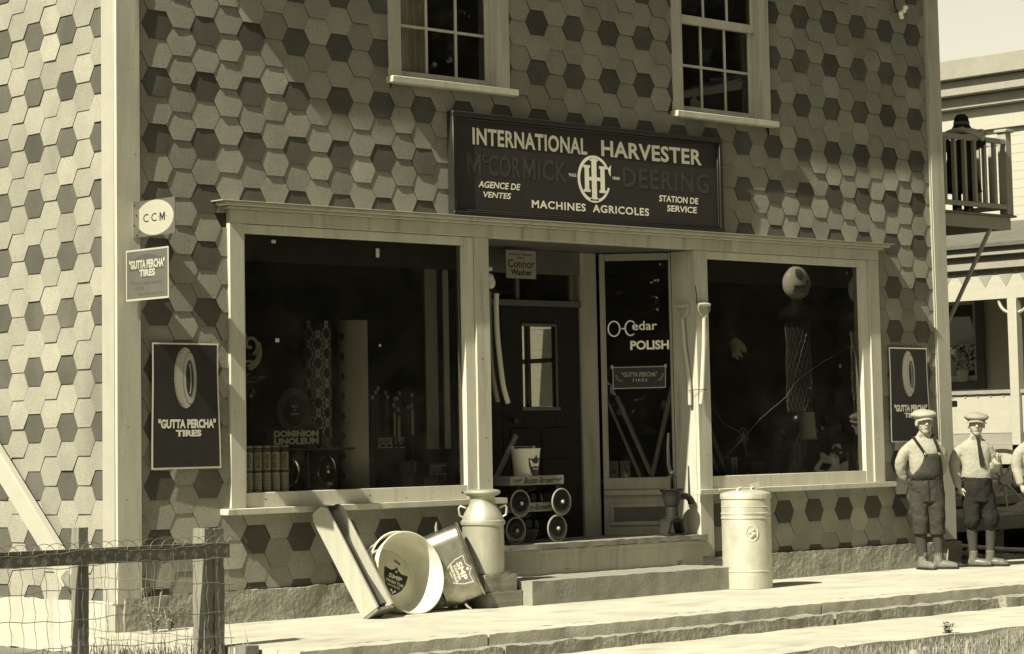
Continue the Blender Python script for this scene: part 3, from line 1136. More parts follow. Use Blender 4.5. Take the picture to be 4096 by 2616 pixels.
sgt(mb, "TRADE", 4.399, 4.489, 3.401, 3.427, weight=.01)
sgt(mb, "MARK", 4.918, 5.008, 3.405, 3.431, weight=.01)
build("lettering", mb, SIGN_W, sg, smooth=False)
mb = MB()
sgt(mb, "M", 3.262, 3.42, 3.348, 3.520, weight=.02)
sgt(mb, "c", 3.43, 3.49, 3.45, 3.52, weight=.02)
sgt(mb, "COR", 3.50, 3.855, 3.348, 3.524, weight=.02, spacing=1.08)
sgt(mb, "M", 3.88, 4.02, 3.350, 3.522)
sgt(mb, "ICK", 4.05, 4.38, 3.348, 3.524, weight=.02, spacing=1.08)
sgt(mb, "DEERING", 5.041, 6.12, 3.350, 3.522, weight=.02, spacing=1.15)
build("faded_lettering", mb, SIGN_G, sg, smooth=False)
mb = MB()
o_ = so + Vector((4.697, 0, 3.396))
a0, a1 = R(30), R(346)
oa = ellipse(0, 0, .195, .197, 48, a0, a1)
ia = ellipse(.004, 0, .168, .170, 48, a0, a1)
P3 = lambda q: o_ + X * q[0] + Z * q[1]
mb.add([P3(q) for q in oa + ia], [(i + 1, i, 48 + i, 48 + i + 1)[::-1] for i in range(47)])
mb.add([P3(q) for q in ((.165, .095), (.205, .13), (.196, .03), (.178, .055))], [(3, 2, 1, 0)])
def em(x0, x1, z0, z1, dy=0.0):
    mb.add([(x, so.y - dy, z) for x, z in ((x0, z0), (x1, z0), (x1, z1), (x0, z1))], [(0, 1, 2, 3)])
for (c, z0, z1) in ((4.612, 3.285, 3.508), (4.797, 3.285, 3.508)):
    em(c - .026, c + .026, z0 + .022, z1 - .022)
    em(c - .040, c + .040, z0, z0 + .022)
    em(c - .040, c + .040, z1 - .022, z1)
em(4.638, 4.668, 3.382, 3.412)
em(4.728, 4.771, 3.382, 3.412)
em(4.668, 4.728, 3.24, 3.545)
em(4.650, 4.746, 3.216, 3.24)
em(4.650, 4.746, 3.545, 3.568)
build("emblem", mb, SIGN_W, sg, smooth=False)

# flange signs on the corner board ------------------------------------
oy = lambda y, z, x: Vector((x, y, z))
sg = thing("flange_sign", "square flange sign with a big white oval reading C.C.M. on the corner board", "sign", (.16, -.03, 2.715))
mb = MB()
mb.box(.157, .161, -.455, -.034, 2.718, 2.970)
build("sign_plate", mb, TIN_M, sg, smooth=False)
mb = MB()
mb.box(.100, .156, -.036, -.032, 2.715, 2.968)
build("flange", mb, WHITE, sg, smooth=False)
mb = MB()
mb.prism(ellipse(0, 0, .219, .122, 48), (.1562, -.221, 2.845), -Y, Z, .0006)
build("oval", mb, WHITE, sg, smooth=False)
mb = MB()
for s, y in (("C", -.118), ("C", -.213), ("M", -.310)):
    text(mb, s, (.1552, y, 2.846), -Y, Z, .062, .058, weight=0.004)
for y in (-.165, -.262, -.358):
    text(mb, ".", (.1552, y, 2.846), -Y, Z, .008, .006)
build("lettering", mb, BLACK, sg, smooth=False)
mb = MB()
for z in (2.73, 2.80, 2.87, 2.94):
    mb.lathe([(0, .004), (.005, .003), (.006, 0)], (.115 + (.02 if int(z * 100) % 2 else 0), -.036, z), 8, (0, -1, 0))
build("nail", mb, IRON, sg)

sg = thing("flange_sign", "grey tin tyre sign with a pale border below the oval sign on the corner", "sign", (.04, -.03, 2.268))
mb = MB()
mb.box(.038, .042, -.542, -.044, 2.265, 2.618)
build("sign_plate", mb, WHITE, sg, smooth=False)
mb = MB()
mb.add([(.0374, y, z) for y, z in ((-.056, 2.279), (-.530, 2.279), (-.530, 2.606), (-.056, 2.606))], [(0, 1, 2, 3)])
build("sign_face", mb, TIN_M, sg, smooth=False)
mb = MB()
mb.add([(.0370, y, z) for y, z in ((-.09, 2.47), (-.49, 2.47), (-.505, 2.545), (-.44, 2.553), (-.36, 2.575), (-.29, 2.583), (-.22, 2.575), (-.14, 2.553), (-.075, 2.545))], [tuple(range(9))])
mb.add([(.0370, y, z) for y, z in ((-.18, 2.469), (-.23, 2.415), (-.35, 2.415), (-.40, 2.469))], [(0, 1, 2, 3)])
build("dark_panel", mb, TIN_S, sg, smooth=False)  # darker shape behind the pale lettering
mb = MB()
text(mb, "\"GUTTA PERCHA\"", (.0364, -.292, 2.514), -Y, Z, .415, .062, weight=.045)
text(mb, "TIRES", (.0364, -.295, 2.452), -Y, Z, .185, .050, weight=.045)
build("lettering", mb, WHITE, sg, smooth=False)
mb = MB()
for s, y0, y1, z in (("Prove their worth", -.115, -.46, 2.385), ("- now", -.12, -.26, 2.348), ("the first day on", -.19, -.47, 2.305)):
    text(mb, s, (.0366, (y0 + y1) / 2, z), -Y, Z, y0 - y1, .030, weight=.0)
build("faded_lettering", mb, TIN_S, sg, smooth=False)

# tyre posters ----------------------------------------------------------
def poster(x0, x1, z0, z1, label):
    p = thing("tyre_poster", label, "poster", ((x0 + x1) / 2, -.03, z0), group="tyre posters on the shop front")
    W, H = x1 - x0, z1 - z0
    rnd = random.Random(int(x0 * 10))
    bend = lambda u, v: -.036 - .007 * math.sin(u * 2.3 + v * 3.0) - .010 * abs(v - .5) ** 2
    def sheet(u0, u1, v0, v1, lift, n=14):
        mb = MB()
        vs_, fs = [], []
        for j in range(n + 1):
            for i in range(n + 1):
                u, v = u0 + (u1 - u0) * i / n, v0 + (v1 - v0) * j / n
                vs_.append((x0 + u * W + .010 * math.sin(v * 4 + 1) * (u - .5), bend(u, v) - lift, z0 + v * H))
        for j in range(n):
            for i in range(n):
                a = j * (n + 1) + i
                fs.append((a, a + 1, a + n + 2, a + n + 1))
        mb.add(vs_, fs)
        return mb
    build("sheet", sheet(0, 1, 0, 1, 0), POST_W, p)
    build("printed_field", sheet(.022, .978, .013, .987, .001), POST_D, p)
    def at(u, v, l):
        return Vector((x0 + u * W + .010 * math.sin(v * 4 + 1) * (u - .5), bend(u, v) - l, z0 + v * H))
    def flat(mb, poly, l, mi=0):
        mb.add([at(u, v, l) for u, v in poly], [tuple(range(len(poly)))], mi)
    def band(mb, A, B, l, mi=0):
        k = len(A)
        mb.add([at(u, v, l) for u, v in A + B], [(i, (i + 1) % k, k + (i + 1) % k, k + i) for i in range(k)], mi)
    # tyre seen three-quarter: tread on the left, sidewall ring on the right
    ty = MB()
    cu_, cv = .505, .722
    flat(ty, ellipse(cu_ - .012, cv, .168, .243, 44), .0020, 0)
    for k in range(26):                               # tread blocks
        t = R(98 + k * 6.6)
        for rr, w_ in ((.93, .05), (.72, .045)):
            cx, cz = cu_ - .02 + .168 * rr * math.cos(t) - (.03 if rr < .8 else 0), cv + .243 * (.97 if rr > .8 else .86) * math.sin(t)
            flat(ty, [(cx - .012, cz - .004), (cx + .014, cz - .004), (cx + .014, cz), (cx - .012, cz)], .0028, 1)
    for rr in (.80, .60):
        A = ellipse(cu_ - .012 + .168 * (1 - rr) * .30, cv, .168 * (rr + .012), .243 * (.985 if rr > .7 else .95), 30, R(95), R(265))
        B = ellipse(cu_ - .012 + .168 * (1 - rr) * .30, cv, .168 * (rr - .012), .243 * (.970 if rr > .7 else .935), 30, R(95), R(265))
        ty.add([at(u, v, .0028) for u, v in A + B], [(i, i + 1, 31 + i - 1, 30 + i) for i in range(29)], 1)
    band(ty, ellipse(cu_ + .055, cv - .003, .108, .212, 40), ellipse(cu_ + .055, cv - .003, .100, .203, 40), .0030, 1)
    flat(ty, ellipse(cu_ + .058, cv - .005, .064, .150, 36), .0036, 1)
    flat(ty, ellipse(cu_ + .052, cv - .005, .052, .138, 36), .0042, 2)
    A = ellipse(cu_ + .048, cv - .005, .030, .128, 24, R(-80), R(80))
    B = ellipse(cu_ + .034, cv - .005, .030, .120, 24, R(-80), R(80))
    ty.add([at(u, v, .0048) for u, v in A + B], [(i, i + 1, 24 + i + 1, 24 + i) for i in range(23)], 0)
    build("tyre_picture", ty, [POST_T, POST_M, POST_D], p, smooth=False)
    le = MB()
    for s, u0, u1, v0, v1, wt in (("\"GUTTA PERCHA\"", .09, .935, .320, .395, .05), ("TIRES", .34, .715, .255, .308, .05)):
        V, F = glyphs(s, wt)
        c = at((u0 + u1) / 2, (v0 + v1) / 2, .0026)
        le.add([at((u0 + u1) / 2 + x * (u1 - u0), (v0 + v1) / 2 + y * (v1 - v0), .0026) for x, y in V], F)
    build("lettering", le, POST_W, p, smooth=False)
    le = MB()
    for s, u0, u1, v0, v1 in (("Dominion Rubber", .18, .82, .165, .195), ("&", .49, .53, .135, .155), ("We are Sure of it", .2, .8, .055, .10)):
        V, F = glyphs(s, .004, .3)
        le.add([at((u0 + u1) / 2 + x * (u1 - u0), (v0 + v1) / 2 + y * (v1 - v0), .0024) for x, y in V], F)
    build("faded_lettering", le, POST_F, p, smooth=False)
    return p


poster(.252, .842, 1.103, 1.986, "dark tyre poster on the shingles between the left corner board and the big window")
poster(8.590, 9.19, 1.172, 2.053, "dark tyre poster partly covered by the standing boy's pale cap")

# paper placard stuck inside the entrance window -------------------------
pl = thing("window_placard", "small dark placard with pale border stuck on the narrow entrance window", "placard", (5.75, .40, 1.68))
T_, N_ = ST, SN
po = lambda s, z, l: SA + T_ * s + Z * z + N_ * l
mb = MB()
mb.add([po(s, z, .006) for s, z in ((.098, 1.683), (.556, 1.685), (.560, 1.874), (.098, 1.872))], [(0, 1, 2, 3)])
for s in (.095, .555):
    mb.add([po(s + a, 1.873 + b_, .007) for a, b_ in ((-.014, -.008), (.006, -.02), (.016, .008), (-.004, .02))], [(0, 1, 2, 3)])
build("sheet", mb, POST_T, pl, smooth=False)
mb = MB()
mb.add([po(s, z, .008) for s, z in ((.106, 1.691), (.549, 1.693), (.552, 1.866), (.106, 1.864))], [(0, 1, 2, 3)])
build("printed_field", mb, POST_D, pl, smooth=False)
mb = MB()
text(mb, "\"GUTTA PERCHA\"", po(.330, 1.805, .0095), T_, Z, .305, .040, weight=.012)
text(mb, "TIRES", po(.330, 1.755, .0095), T_, Z, .135, .024, weight=.012, spacing=1.2)
build("lettering", mb, POST_T, pl, smooth=False)
mb = MB()
for sgn, c in ((1, .17), (-1, .49)):
    A = ellipse(c, 1.83, .055, .085, 14, R(200 if sgn > 0 else 270), R(290 if sgn > 0 else 350))
    B = ellipse(c, 1.83, .040, .070, 14, R(200 if sgn > 0 else 270), R(290 if sgn > 0 else 350))
    mb.add([po(s, z, .009) for s, z in A + B], [(i, i + 1, 15 + i, 14 + i) for i in range(13)])
build("ornament", mb, POST_M, pl, smooth=False)

pl = thing("hanging_placard", "grey washing machine placard hanging above the shop door", "placard", (4.37, .5, 2.595))
mb = MB()
mb.box(4.203, 4.546, .500, .504, 2.596, 2.829)
build("card", mb, mat("placard_card", 0.22, 0.7, var=.1), pl, smooth=False)
mb = MB()
for s, x0, x1, z0, z1, w_ in (("FOR EASY WASHING", 4.24, 4.51, 2.785, 2.803, .01), ("USE A", 4.325, 4.42, 2.760, 2.776, .01), ("Connor", 4.222, 4.528, 2.684, 2.752, .012), ("Washer", 4.255, 4.498, 2.622, 2.672, .025)):
    text(mb, s, ((x0 + x1) / 2, .4985, (z0 + z1) / 2), X, Z, x1 - x0, z1 - z0, weight=w_)
build("lettering", mb, BLACK, pl, smooth=False)
mb = MB()
mb.tube([(4.25, .502, 2.828), (4.25, .52, 2.862)], .002, 4)
build("hanging_wire", mb, IRON, pl)
mb = MB()
mb.tube([(4.50, .502, 2.828), (4.50, .52, 2.862)], .002, 4)
build("hanging_wire", mb, IRON, pl)

# insulators under the eave ---------------------------------------------
ins = thing("insulator_bracket", "wire bracket with two porcelain insulators high on the shingles", "insulator", (8.93, -.03, 5.2))
mb = MB()
mb.tube([(8.87, -.012, 5.50), (8.875, -.03, 5.30), (8.90, -.05, 5.23)], .008, 6)
mb.tube([(8.84, -.05, 5.245), (9.0, -.07, 5.235)], .007, 6)
build("bracket", mb, IRON, ins)
for x, z, t in ((8.91, 5.225, -.5), (8.975, 5.285, .5)):
    mb = MB()
    mb.lathe([(0, -.045), (.018, -.045), (.024, -.03), (.016, -.018), (.026, 0), (.024, .02), (.010, .03), (0, .032)], (x, -.075, z), 12, (t, -.2, 1))
    build("insulator", mb, PORCELAIN, ins)

# ================================================================== GOODS OUTSIDE
CAMDIR = Vector((-0.70, -0.71, 0)).normalized()       # from the shop towards the street corner where one stands
RIGHT = Vector((0.71, -0.70, 0))


def shield(w, h):
    pts = [(-.5, .36), (-.22, .33), (-.08, .40), (0, .5), (.08, .40), (.22, .33), (.5, .36), (.46, .05), (.34, -.22), (.14, -.42), (0, -.5), (-.14, -.42), (-.34, -.22), (-.46, .05)]
    return [(x * w, y * h) for x, y in pts]


# stone step and planks
st = rough_box(3.335, 5.70, -.63, -.07, -.05, .183, .045, .005, 10.0, 12.0)
tag(build("stone_step", st, STONE, angle=60), "long concrete block step below the shop entrance", "step")
pk = rough_box(2.98, 3.325, -.53, -.09, .0, .118, .05, .006, 11.0, 21.0)
tag(build("wood_block", pk, WOOD_M, angle=50), "lower of two weathered planks propping the milk can", "plank", "planks under the milk can")
pk = rough_box(2.95, 3.28, -.52, -.10, .121, .246, .05, .006, 11.0, 25.0)
tag(build("wood_block", pk, WOOD_M, angle=50), "upper plank directly beneath the milk can's base", "plank", "planks under the milk can")

# milk can
c = Vector((3.10, -.345, .247))
mc = thing("milk_can", "tall tinned milk can with two side handles on stacked planks", "milk can", c)
mb = MB()
mb.lathe([(0, 0), (.150, 0), (.156, .006), (.157, .02), (.160, .10), (.160, .20), (.160, .365), (.170, .375), (.172, .388), (.170, .402), (.160, .41), (.157, .425), (.140, .465), (.116, .505), (.101, .53), (.097, .55), (.097, .585), (.104, .60)], c, 40)
build("body", mb, TINNED, mc, angle=25)
mb = MB()
mb.lathe([(.100, .588), (.122, .598), (.138, .612), (.140, .622), (.132, .632), (.100, .640), (.05, .636), (0, .634)], c, 40)
build("lid", mb, TINNED, mc, angle=30)
for s in (-1, 1):
    mb = MB()
    d = RIGHT * s
    p = [c + d * r + Z * h for r, h in ((.150, .43), (.178, .445), (.184, .50), (.172, .517), (.128, .500))]
    mb.tube(p, .0085, 8)
    build("handle", mb, TINNED, mc)

# wash tubs
def tub(dy, label, with_label):
    ax = Vector((-.03, -.97, .24)).normalized()
    cc = Vector((2.275, -.44 + dy, .300))
    t = thing("wash_tub", label, "wash tub", (2.3, -.4 + dy, 0), group="galvanized wash tubs on edge")
    base = cc - ax * .27
    mb = MB()
    mb.lathe([(0, 0), (.238, 0), (.246, .004), (.250, .02), (.268, .11), (.272, .112), (.274, .118), (.272, .124), (.290, .205), (.294, .207), (.296, .213), (.292, .219), (.302, .262), (.309, .264), (.313, .270), (.309, .276), (.302, .276), (.298, .268), (.262, .09), (.240, .014), (.232, .010), (.225, .014), (0, .014)], base, 56, ax)
    build("body", mb, GALV_M, t, angle=30)
    u = ax.cross(Z).normalized()
    if u.x < 0:
        u = -u
    v = u.cross(ax).normalized()
    if v.z < 0:
        v = -v
    for s in (-1, 1):
        d = (u * -.86 + v * .5) * s
        e = ax.cross(d)
        mb = MB()
        mb.tube([base + ax * .20 + d * .292 + e * k * .055 + d * (.035 * (1 - abs(k)))*1.2 - ax * .0 for k in (-1, -.7, 0, .7, 1)], .007, 6)
        build("handle", mb, GALV, t)
    if with_label:
        a = R(-24)
        ux = u * math.cos(a) + v * math.sin(a)
        uy = -u * math.sin(a) + v * math.cos(a)
        if ux.cross(uy).dot(ax) < 0:
            ux = -ux
        o = base + ax * .0165 + u * .045 + v * -.01
        mb = MB()
        mb.prism(shield(.225, .225), o, ux, uy, .001)
        lab = build("paper_label", mb, POST_D, t, smooth=False)
        mb = MB()
        for s, y, w, h in (("SMP", .030, .125, .034), ("WASH TUB", -.012, .165, .024), ("GALVANIZED", -.042, .12, .012)):
            text(mb, s, o + ax * .002 + uy * y, ux, uy, w, h, weight=.03)
        for x, y in ((-.018, -.078), (.018, -.078), (0, -.092), (0, .075)):
            mb.prism(ellipse(x, y, .010, .010, 10), o + ax * .002, ux, uy, .0005)
        build("lettering", mb, POST_W, lab, smooth=False)
        mb = MB()
        o2 = base + ax * .0165 + u * .10 + v * .13
        mb.obox(o2, (u * .8 - v * .6) * .03, (u * .6 + v * .8) * .008, ax * .001)
        build("stamp", mb, POST_M, t, smooth=False)
    return t


tub(0, "round galvanized wash tub on edge facing the street with dark shield label inside", True)
tub(.085, "second wash tub nested behind the labelled one, only its side showing", False)

# copper wash boiler
lx = Vector((.258, -.254, -.932)).normalized()
ax_ = Vector((.662, -.652, .363)).normalized()
wx = lx.cross(ax_).normalized()
bc = Vector((2.775, -.355, .322))
wb = thing("wash_boiler", "shiny copper wash boiler lying tilted against the milk can", "wash boiler", (2.73, -.35, 0))
def stad(hl, hw, n=14):
    r = hw
    pts = [((hl - r) + r * math.cos(t), r * math.sin(t)) for t in [(-math.pi / 2 + math.pi * i / n) for i in range(n + 1)]]
    pts += [(-(hl - r) + r * math.cos(t), r * math.sin(t)) for t in [(math.pi / 2 + math.pi * i / n) for i in range(n + 1)]]
    return pts
mb = MB()
lv = [(-.150, .292, .112), (-.142, .297, .117), (-.137, .290, .110), (.05, .288, .108), (.125, .286, .106), (.133, .293, .113), (.142, .296, .116), (.150, .291, .111)]
vs_, fs_ = [], []
n_ = len(stad(.3, .15))
for a, hl, hw in lv:
    for x, y in stad(hl, hw):
        vs_.append(bc + lx * x + wx * y + ax_ * a)
for i in range(len(lv) - 1):
    for j in range(n_):
        k = (j + 1) % n_
        fs_.append((i * n_ + j, i * n_ + k, (i + 1) * n_ + k, (i + 1) * n_ + j))
fs_.append(tuple((len(lv) - 1) * n_ + j for j in range(n_)))
mb.add(vs_, fs_)
build("body", mb, COPPER, wb, angle=30)
mb = MB()
vs_ = []
for a, hl, hw in ((-.149, .286, .106), (.11, .280, .100)):
    for x, y in stad(hl, hw):
        vs_.append(bc + lx * x + wx * y + ax_ * a)
mb.add(vs_, [(j, n_ + j, n_ + (j + 1) % n_, (j + 1) % n_) for j in range(n_)] + [tuple(n_ + j for j in range(n_))[::-1]])
build("lining", mb, SHEET_D, wb)
for s in (-1, 1):
    e = bc + lx * (.288 * s) + ax_ * (-.02)
    mb = MB()
    for k in (-1, 1):
        mb.tube([e + wx * .045 * k, e + lx * .03 * s + wx * .05 * k + ax_ * .01, e + lx * .06 * s + wx * .05 * k + ax_ * .03], .008, 6)
    h = build("handle", mb, WHITE, wb)
    mb = MB()
    mb.tube([e + lx * .055 * s - wx * .055 + ax_ * .025, e + lx * .058 * s + ax_ * .028, e + lx * .055 * s + wx * .055 + ax_ * .025], [.010, .015, .010], 8)
    build("grip", mb, BLACK, h)
o = bc + wx * .1098 + lx * .055 + ax_ * .025
mb = MB()
mb.ring([(x, y) for x, y in shield(.215, .225)], [(x * .95, y * .95) for x, y in shield(.215, .225)], o, lx, ax_, .0008)
for s, y, w, h in (("SMP", .030, .14, .042), ("COPPER", -.008, .12, .020), ("WASH BOILER", -.036, .145, .018), ("HEAVY", -.058, .05, .009)):
    text(mb, s, o + wx * .0012 + ax_ * y, lx, ax_, w, h, weight=.03)
for x, y in ((-.018, -.082), (.018, -.082), (0, -.095), (0, .075)):
    mb.prism(ellipse(x, y, .010, .010, 10), o + wx * .0012, lx, ax_, .0005)
build("lettering", mb, POST_W, wb, smooth=False)

# wooden trough leaning on the sill
b0, t0 = Vector((1.815, -.575, .085)), Vector((1.695, -.165, .79))
la = (t0 - b0).normalized()
sa = Vector((1, .10, .0))
sa = (sa - la * sa.dot(la)).normalized()
na = sa.cross(la).normalized()                  # faces the street and up
if na.y > 0:
    na = -na
Ln = (t0 - b0).length
tr = thing("wooden_trough", "long pale wooden trough leaning from the sidewalk against the left window sill", "trough", (1.85, -.5, 0))
Pq = lambda s, l, h: b0 + sa * s + la * l + na * h
def brd(s0, s1, l0, l1, h0, h1):
    mb = MB()
    mb.obox(Pq((s0 + s1) / 2, (l0 + l1) / 2, (h0 + h1) / 2), sa * ((s1 - s0) / 2), la * ((l1 - l0) / 2), na * ((h1 - h0) / 2))
    return mb
mb = MB()
prof = [(-.04, -.085), (Ln - .05, -.085), (Ln, -.045), (Ln, .045), (Ln - .04, .088), (-.04, .088)]
mb.prism([(l, h) for l, h in prof], Pq(-.090, 0, 0), la, na, -.020)
build("side_board", mb, WOOD_N, tr, bevel=.003)
mb = MB()
mb.prism([(l, h) for l, h in prof], Pq(.070, 0, 0), la, na, -.020)
build("side_board", mb, WOOD_N, tr, bevel=.003)
build("bottom_board", brd(-.069, .069, -.02, Ln, -.085, -.065), WOOD_N, tr)
build("end_board", brd(-.088, .088, -.062, -.042, -.09, .075), WOOD_G, tr)
mb = MB()
vs_, fs_ = [], []
for j, l in enumerate((0.0, .25, .5, .7, Ln - .02)):
    for i in range(9):
        s = -.067 + .134 * i / 8
        dip = .045 - .055 * math.cos((i - 4) / 4 * 1.3) - (0.03 if j in (1, 2) else 0) * abs(i - 4) / 4
        vs_.append(Pq(s, l, dip + .02))
for j in range(4):
    for i in range(8):
        a = j * 9 + i
        fs_.append((a, a + 1, a + 10, a + 9))
mb.add(vs_, fs_)
build("metal_lining", mb, SHEET_D, tr)
build("end_plate", brd(-.067, .067, Ln - .03, Ln - .024, -.06, .085), SHEET_D, tr)

# dustbin
c = Vector((5.795, -.66, 0.002))
du = thing("trash_can", "tall galvanized ash can with lid right of the entrance step", "trash can", c)
mb = MB()
mb.lathe([(0, .02), (.197, .02), (.200, 0), (.205, 0), (.205, .135), (.209, .139), (.209, .147), (.205, .151), (.205, .570), (.211, .574), (.211, .584), (.206, .588), (.206, .606), (.211, .610), (.211, .620), (.205, .624), (.205, .668), (.209, .672), (.205, .676), (.205, .752)], c, 56)
build("body", mb, GALV, du, angle=25)
mb = MB()
mb.lathe([(.211, .735), (.2125, .737), (.2125, .770), (.209, .778), (.19, .786), (.13, .802), (.06, .810), (0, .811)], c, 56)
lid = build("lid", mb, GALV, du, angle=30)
mb = MB()
for s in (-1, 1):
    q = c + Vector((.085 * s, .0, .795))
    mb.tube([q + Vector((-.05, -.02, 0)), q + Vector((-.03, -.02, .028)), q + Vector((.02, -.01, .034)), q + Vector((.05, .01, .0))], .007, 6)
build("handle", mb, GALV_M, lid)
mb = MB()
q = c + Vector((.10, -.02, .835))
mb.obox(q, (.040, -.012, .008), (.0, .002, .0), (-.006, 0, .026))
build("price_tag", mb, PAPER, du, smooth=False)
nd = Vector((-.60, -.80, 0)).normalized()
ud = nd.cross(Z) * -1
mb = MB()
o = c + nd * .208 + Z * .455
mb.ring(ellipse(0, 0, .052, .068, 32), ellipse(0, 0, .046, .062, 32), o, ud, Z, .006)
for x, y, r in ((-.012, .012, .018), (.012, -.006, .02), (-.005, -.025, .014), (.014, .028, .010)):
    mb.ball(o + ud * x + Z * y, (r, r, r * .8), 8, 6)
build("embossed_badge", mb, GALV_M, du)

# wagons
def wagon():
    w = thing("toy_wagon", "", "toy wagon", (0, 0, 0), group="stacked toy wagons")
    mb = MB()
    mb.box(-.30, .30, 0, .014, .252, .325)
    mb.box(-.30, .30, .246, .26, .252, .325)
    mb.box(-.30, -.286, .0145, .2455, .252, .325)
    mb.box(.286, .30, .0145, .2455, .252, .325)
    mb.box(-.2855, .2855, .0145, .2455, .254, .266)
    build("tray", mb, mat("wagon_paint", 0.20, .5, var=.12, scale=(3, 20, 20), stain=.2), w, local=True, bevel=.002)
    mb = MB()
    text(mb, "Buster-Brown", (.015, -.0015, .289), X, Z, .33, .050, weight=.012, shear=.3)
    build("lettering", mb, BLACK, w, local=True, smooth=False)
    mb = MB()
    for s in (-1, 1):
        for k in range(5):
            x = s * .225 + (k - 2) * .018
            mb.ring(ellipse(x, .289 + .008 * math.sin(k * 2), .013, .009, 10), ellipse(x, .289 + .008 * math.sin(k * 2), .009, .005, 10), (0, -.0012, 0), X, Z, .0004)
    build("ornament", mb, BLACK, w, local=True, smooth=False)
    mb = MB()
    for x in (-.23, .23):
        mb.box(x - .02, x + .02, -.02, .28, .18, .25)
        mb.tube([(x, -.045, .11), (x, .305, .11)], .006, 6)
        mb.box(x - .012, x + .012, .02, .05, .11, .18)
        mb.box(x - .012, x + .012, .21, .24, .11, .18)
    mb.box(-.22, .22, .11, .15, .20, .24)
    for x in (-.235, -.09, .085, .235):
        mb.box(x - .01, x + .01, .004, .02, .238, .2515)
    build("undercarriage", mb, BLACKG, w, local=True)
    for x in (-.232, .232):
        for y, d in ((-.035, -1), (.295, 1)):
            mb = MB()
            mb.lathe([(.0, .008), (.02, .010), (.055, .004), (.088, .010), (.098, .006), (.098, -.006), (0, -.006)], (x, y, .11), 32, (0, d, 0))
            wh = build("wheel", mb, BLACKG, w, local=True)
            mb = MB()
            mb.tube([(x + .103 * math.cos(t), y, .11 + .103 * math.sin(t)) for t in [2 * math.pi * i / 36 for i in range(36)]], .0075, 8, closed=True)
            build("tyre", mb, mat("grey_rubber", 0.22, .7), wh, local=True)
            mb = MB()
            mb.ball((x, y + d * .018, .11), (.016, .012, .016), 12, 8)
            build("hub_cap", mb, WHITE, wh, local=True)
    return w


wg = wagon()
wg.location = (4.055, .085, .432)
wg["label"] = "lower dark-wheeled toy wagon standing on the porch floor"
clone(wg, (4.10, .075, .432 + .213), 0, "upper toy wagon carrying the pale bucket")

# bucket on the wagon
c = Vector((4.085, .19, .97 - .055))
bk_ = thing("bucket", "white galvanized pail with dark shield label on the upper toy wagon", "bucket", c)
mb = MB()
mb.lathe([(0, .004), (.088, .004), (.090, 0), (.092, .0), (.118, .265), (.123, .268), (.123, .275), (.117, .275), (.090, .012), (0, .012)], c, 40)
build("body", mb, GALV_M, bk_, angle=30)
mb = MB()
pts = [c + Vector((.122 * math.cos(t), .03 + .10 * math.sin(t), .285 + .006 * math.sin(t))) for t in [math.pi * i / 14 for i in range(15)]]
mb.tube(pts, .004, 6)
for s in (-1, 1):
    mb.ball(c + Vector((.120 * s, .03, .285)), .014, 8, 6)
build("handle", mb, GALV, bk_)
mb = MB()
rot = R(-28)
sh = shield(.135, .20)
k = len(sh)
def onb(x, y, l):
    r = .105 + (y / .2) * .016 + l
    a = math.radians(-90) + x / .105 + R(4)
    return c + Vector((r * math.cos(a), r * math.sin(a), .125 + y))
dense = []
for i in range(k):
    for t in (0, .5):
        dense.append((sh[i][0] * (1 - t) + sh[(i + 1) % k][0] * t, sh[i][1] * (1 - t) + sh[(i + 1) % k][1] * t))
cen = onb(0, 0, .004)
mb.add([cen] + [onb(x, y, .003) for x, y in dense], [(0, 1 + i, 1 + (i + 1) % len(dense)) for i in range(len(dense))])
lb = build("paper_label", mb, POST_D, bk_, smooth=False)
mb = MB()
for s, y, w_, h_ in (("SMP", .018, .085, .026), ("PAIL", -.014, .06, .012)):
    V, F = glyphs(s, .03)
    mb.add([onb(x * w_, y + yy * h_, .0055) for x, yy in V], F)
build("lettering", mb, POST_W, lb, smooth=False)

# leaning sticks behind the wagons
mb = MB()
mb.beam((3.565, .37, .434), (4.155, .37, 1.30), .042, .020, (0, 1, 0))
tag(build("leaning_board", mb, WOOD_M, bevel=.003), "flat wooden stick leaning behind the toy wagons", "stick")
mb = MB()
mb.tube([(3.80, .40, .434), (3.885, .40, 1.10)], .012, 8)
tag(build("leaning_stick", mb, HANDLE_D), "thin dark stick standing in the doorway left of the pail", "stick")

# pitcher pump
c = Vector((5.655, .045, .433))
pu = thing("water_pump", "cast iron hand pump with curved spout standing on the porch floor edge", "pump", c)
mb = MB()
mb.obox(c + Z * .006, (.135, .0, 0), (0, .075, 0), (0, 0, .006))
build("base_plate", mb, IRON_L, pu, bevel=.003)
mb = MB()
for s in (-1, 1):
    mb.prism([(s * .112, .013), (s * .080, .013), (s * .052, .108), (s * .082, .125)] if s > 0 else [(-.112, .013), (-.082, .125), (-.052, .108), (-.080, .013)], c + Vector((0, -.05, 0)), X, Z, .10)
mb.obox(c + Z * .122, (.085, 0, 0), (0, .06, 0), (0, 0, .014))
build("stand", mb, IRON_L, pu, bevel=.004)
mb = MB()
mb.lathe([(.066, .136), (.070, .14), (.070, .152), (.055, .156), (.053, .24), (.056, .243), (.060, .25), (.066, .262), (.072, .30), (.082, .35), (.100, .378), (.106, .384), (.106, .392), (.098, .392), (.075, .36), (.066, .30), (0, .29)], c, 28)
build("body", mb, IRON_L, pu, angle=30)
mb = MB()
mb.tube([c + Vector(p) for p in ((.06, 0, .318), (.12, -.005, .322), (.165, -.01, .325), (.20, -.012, .312), (.225, -.014, .285), (.232, -.014, .262))], [.030, .028, .028, .029, .030, .033], 14)
build("spout", mb, IRON_L, pu)
mb = MB()
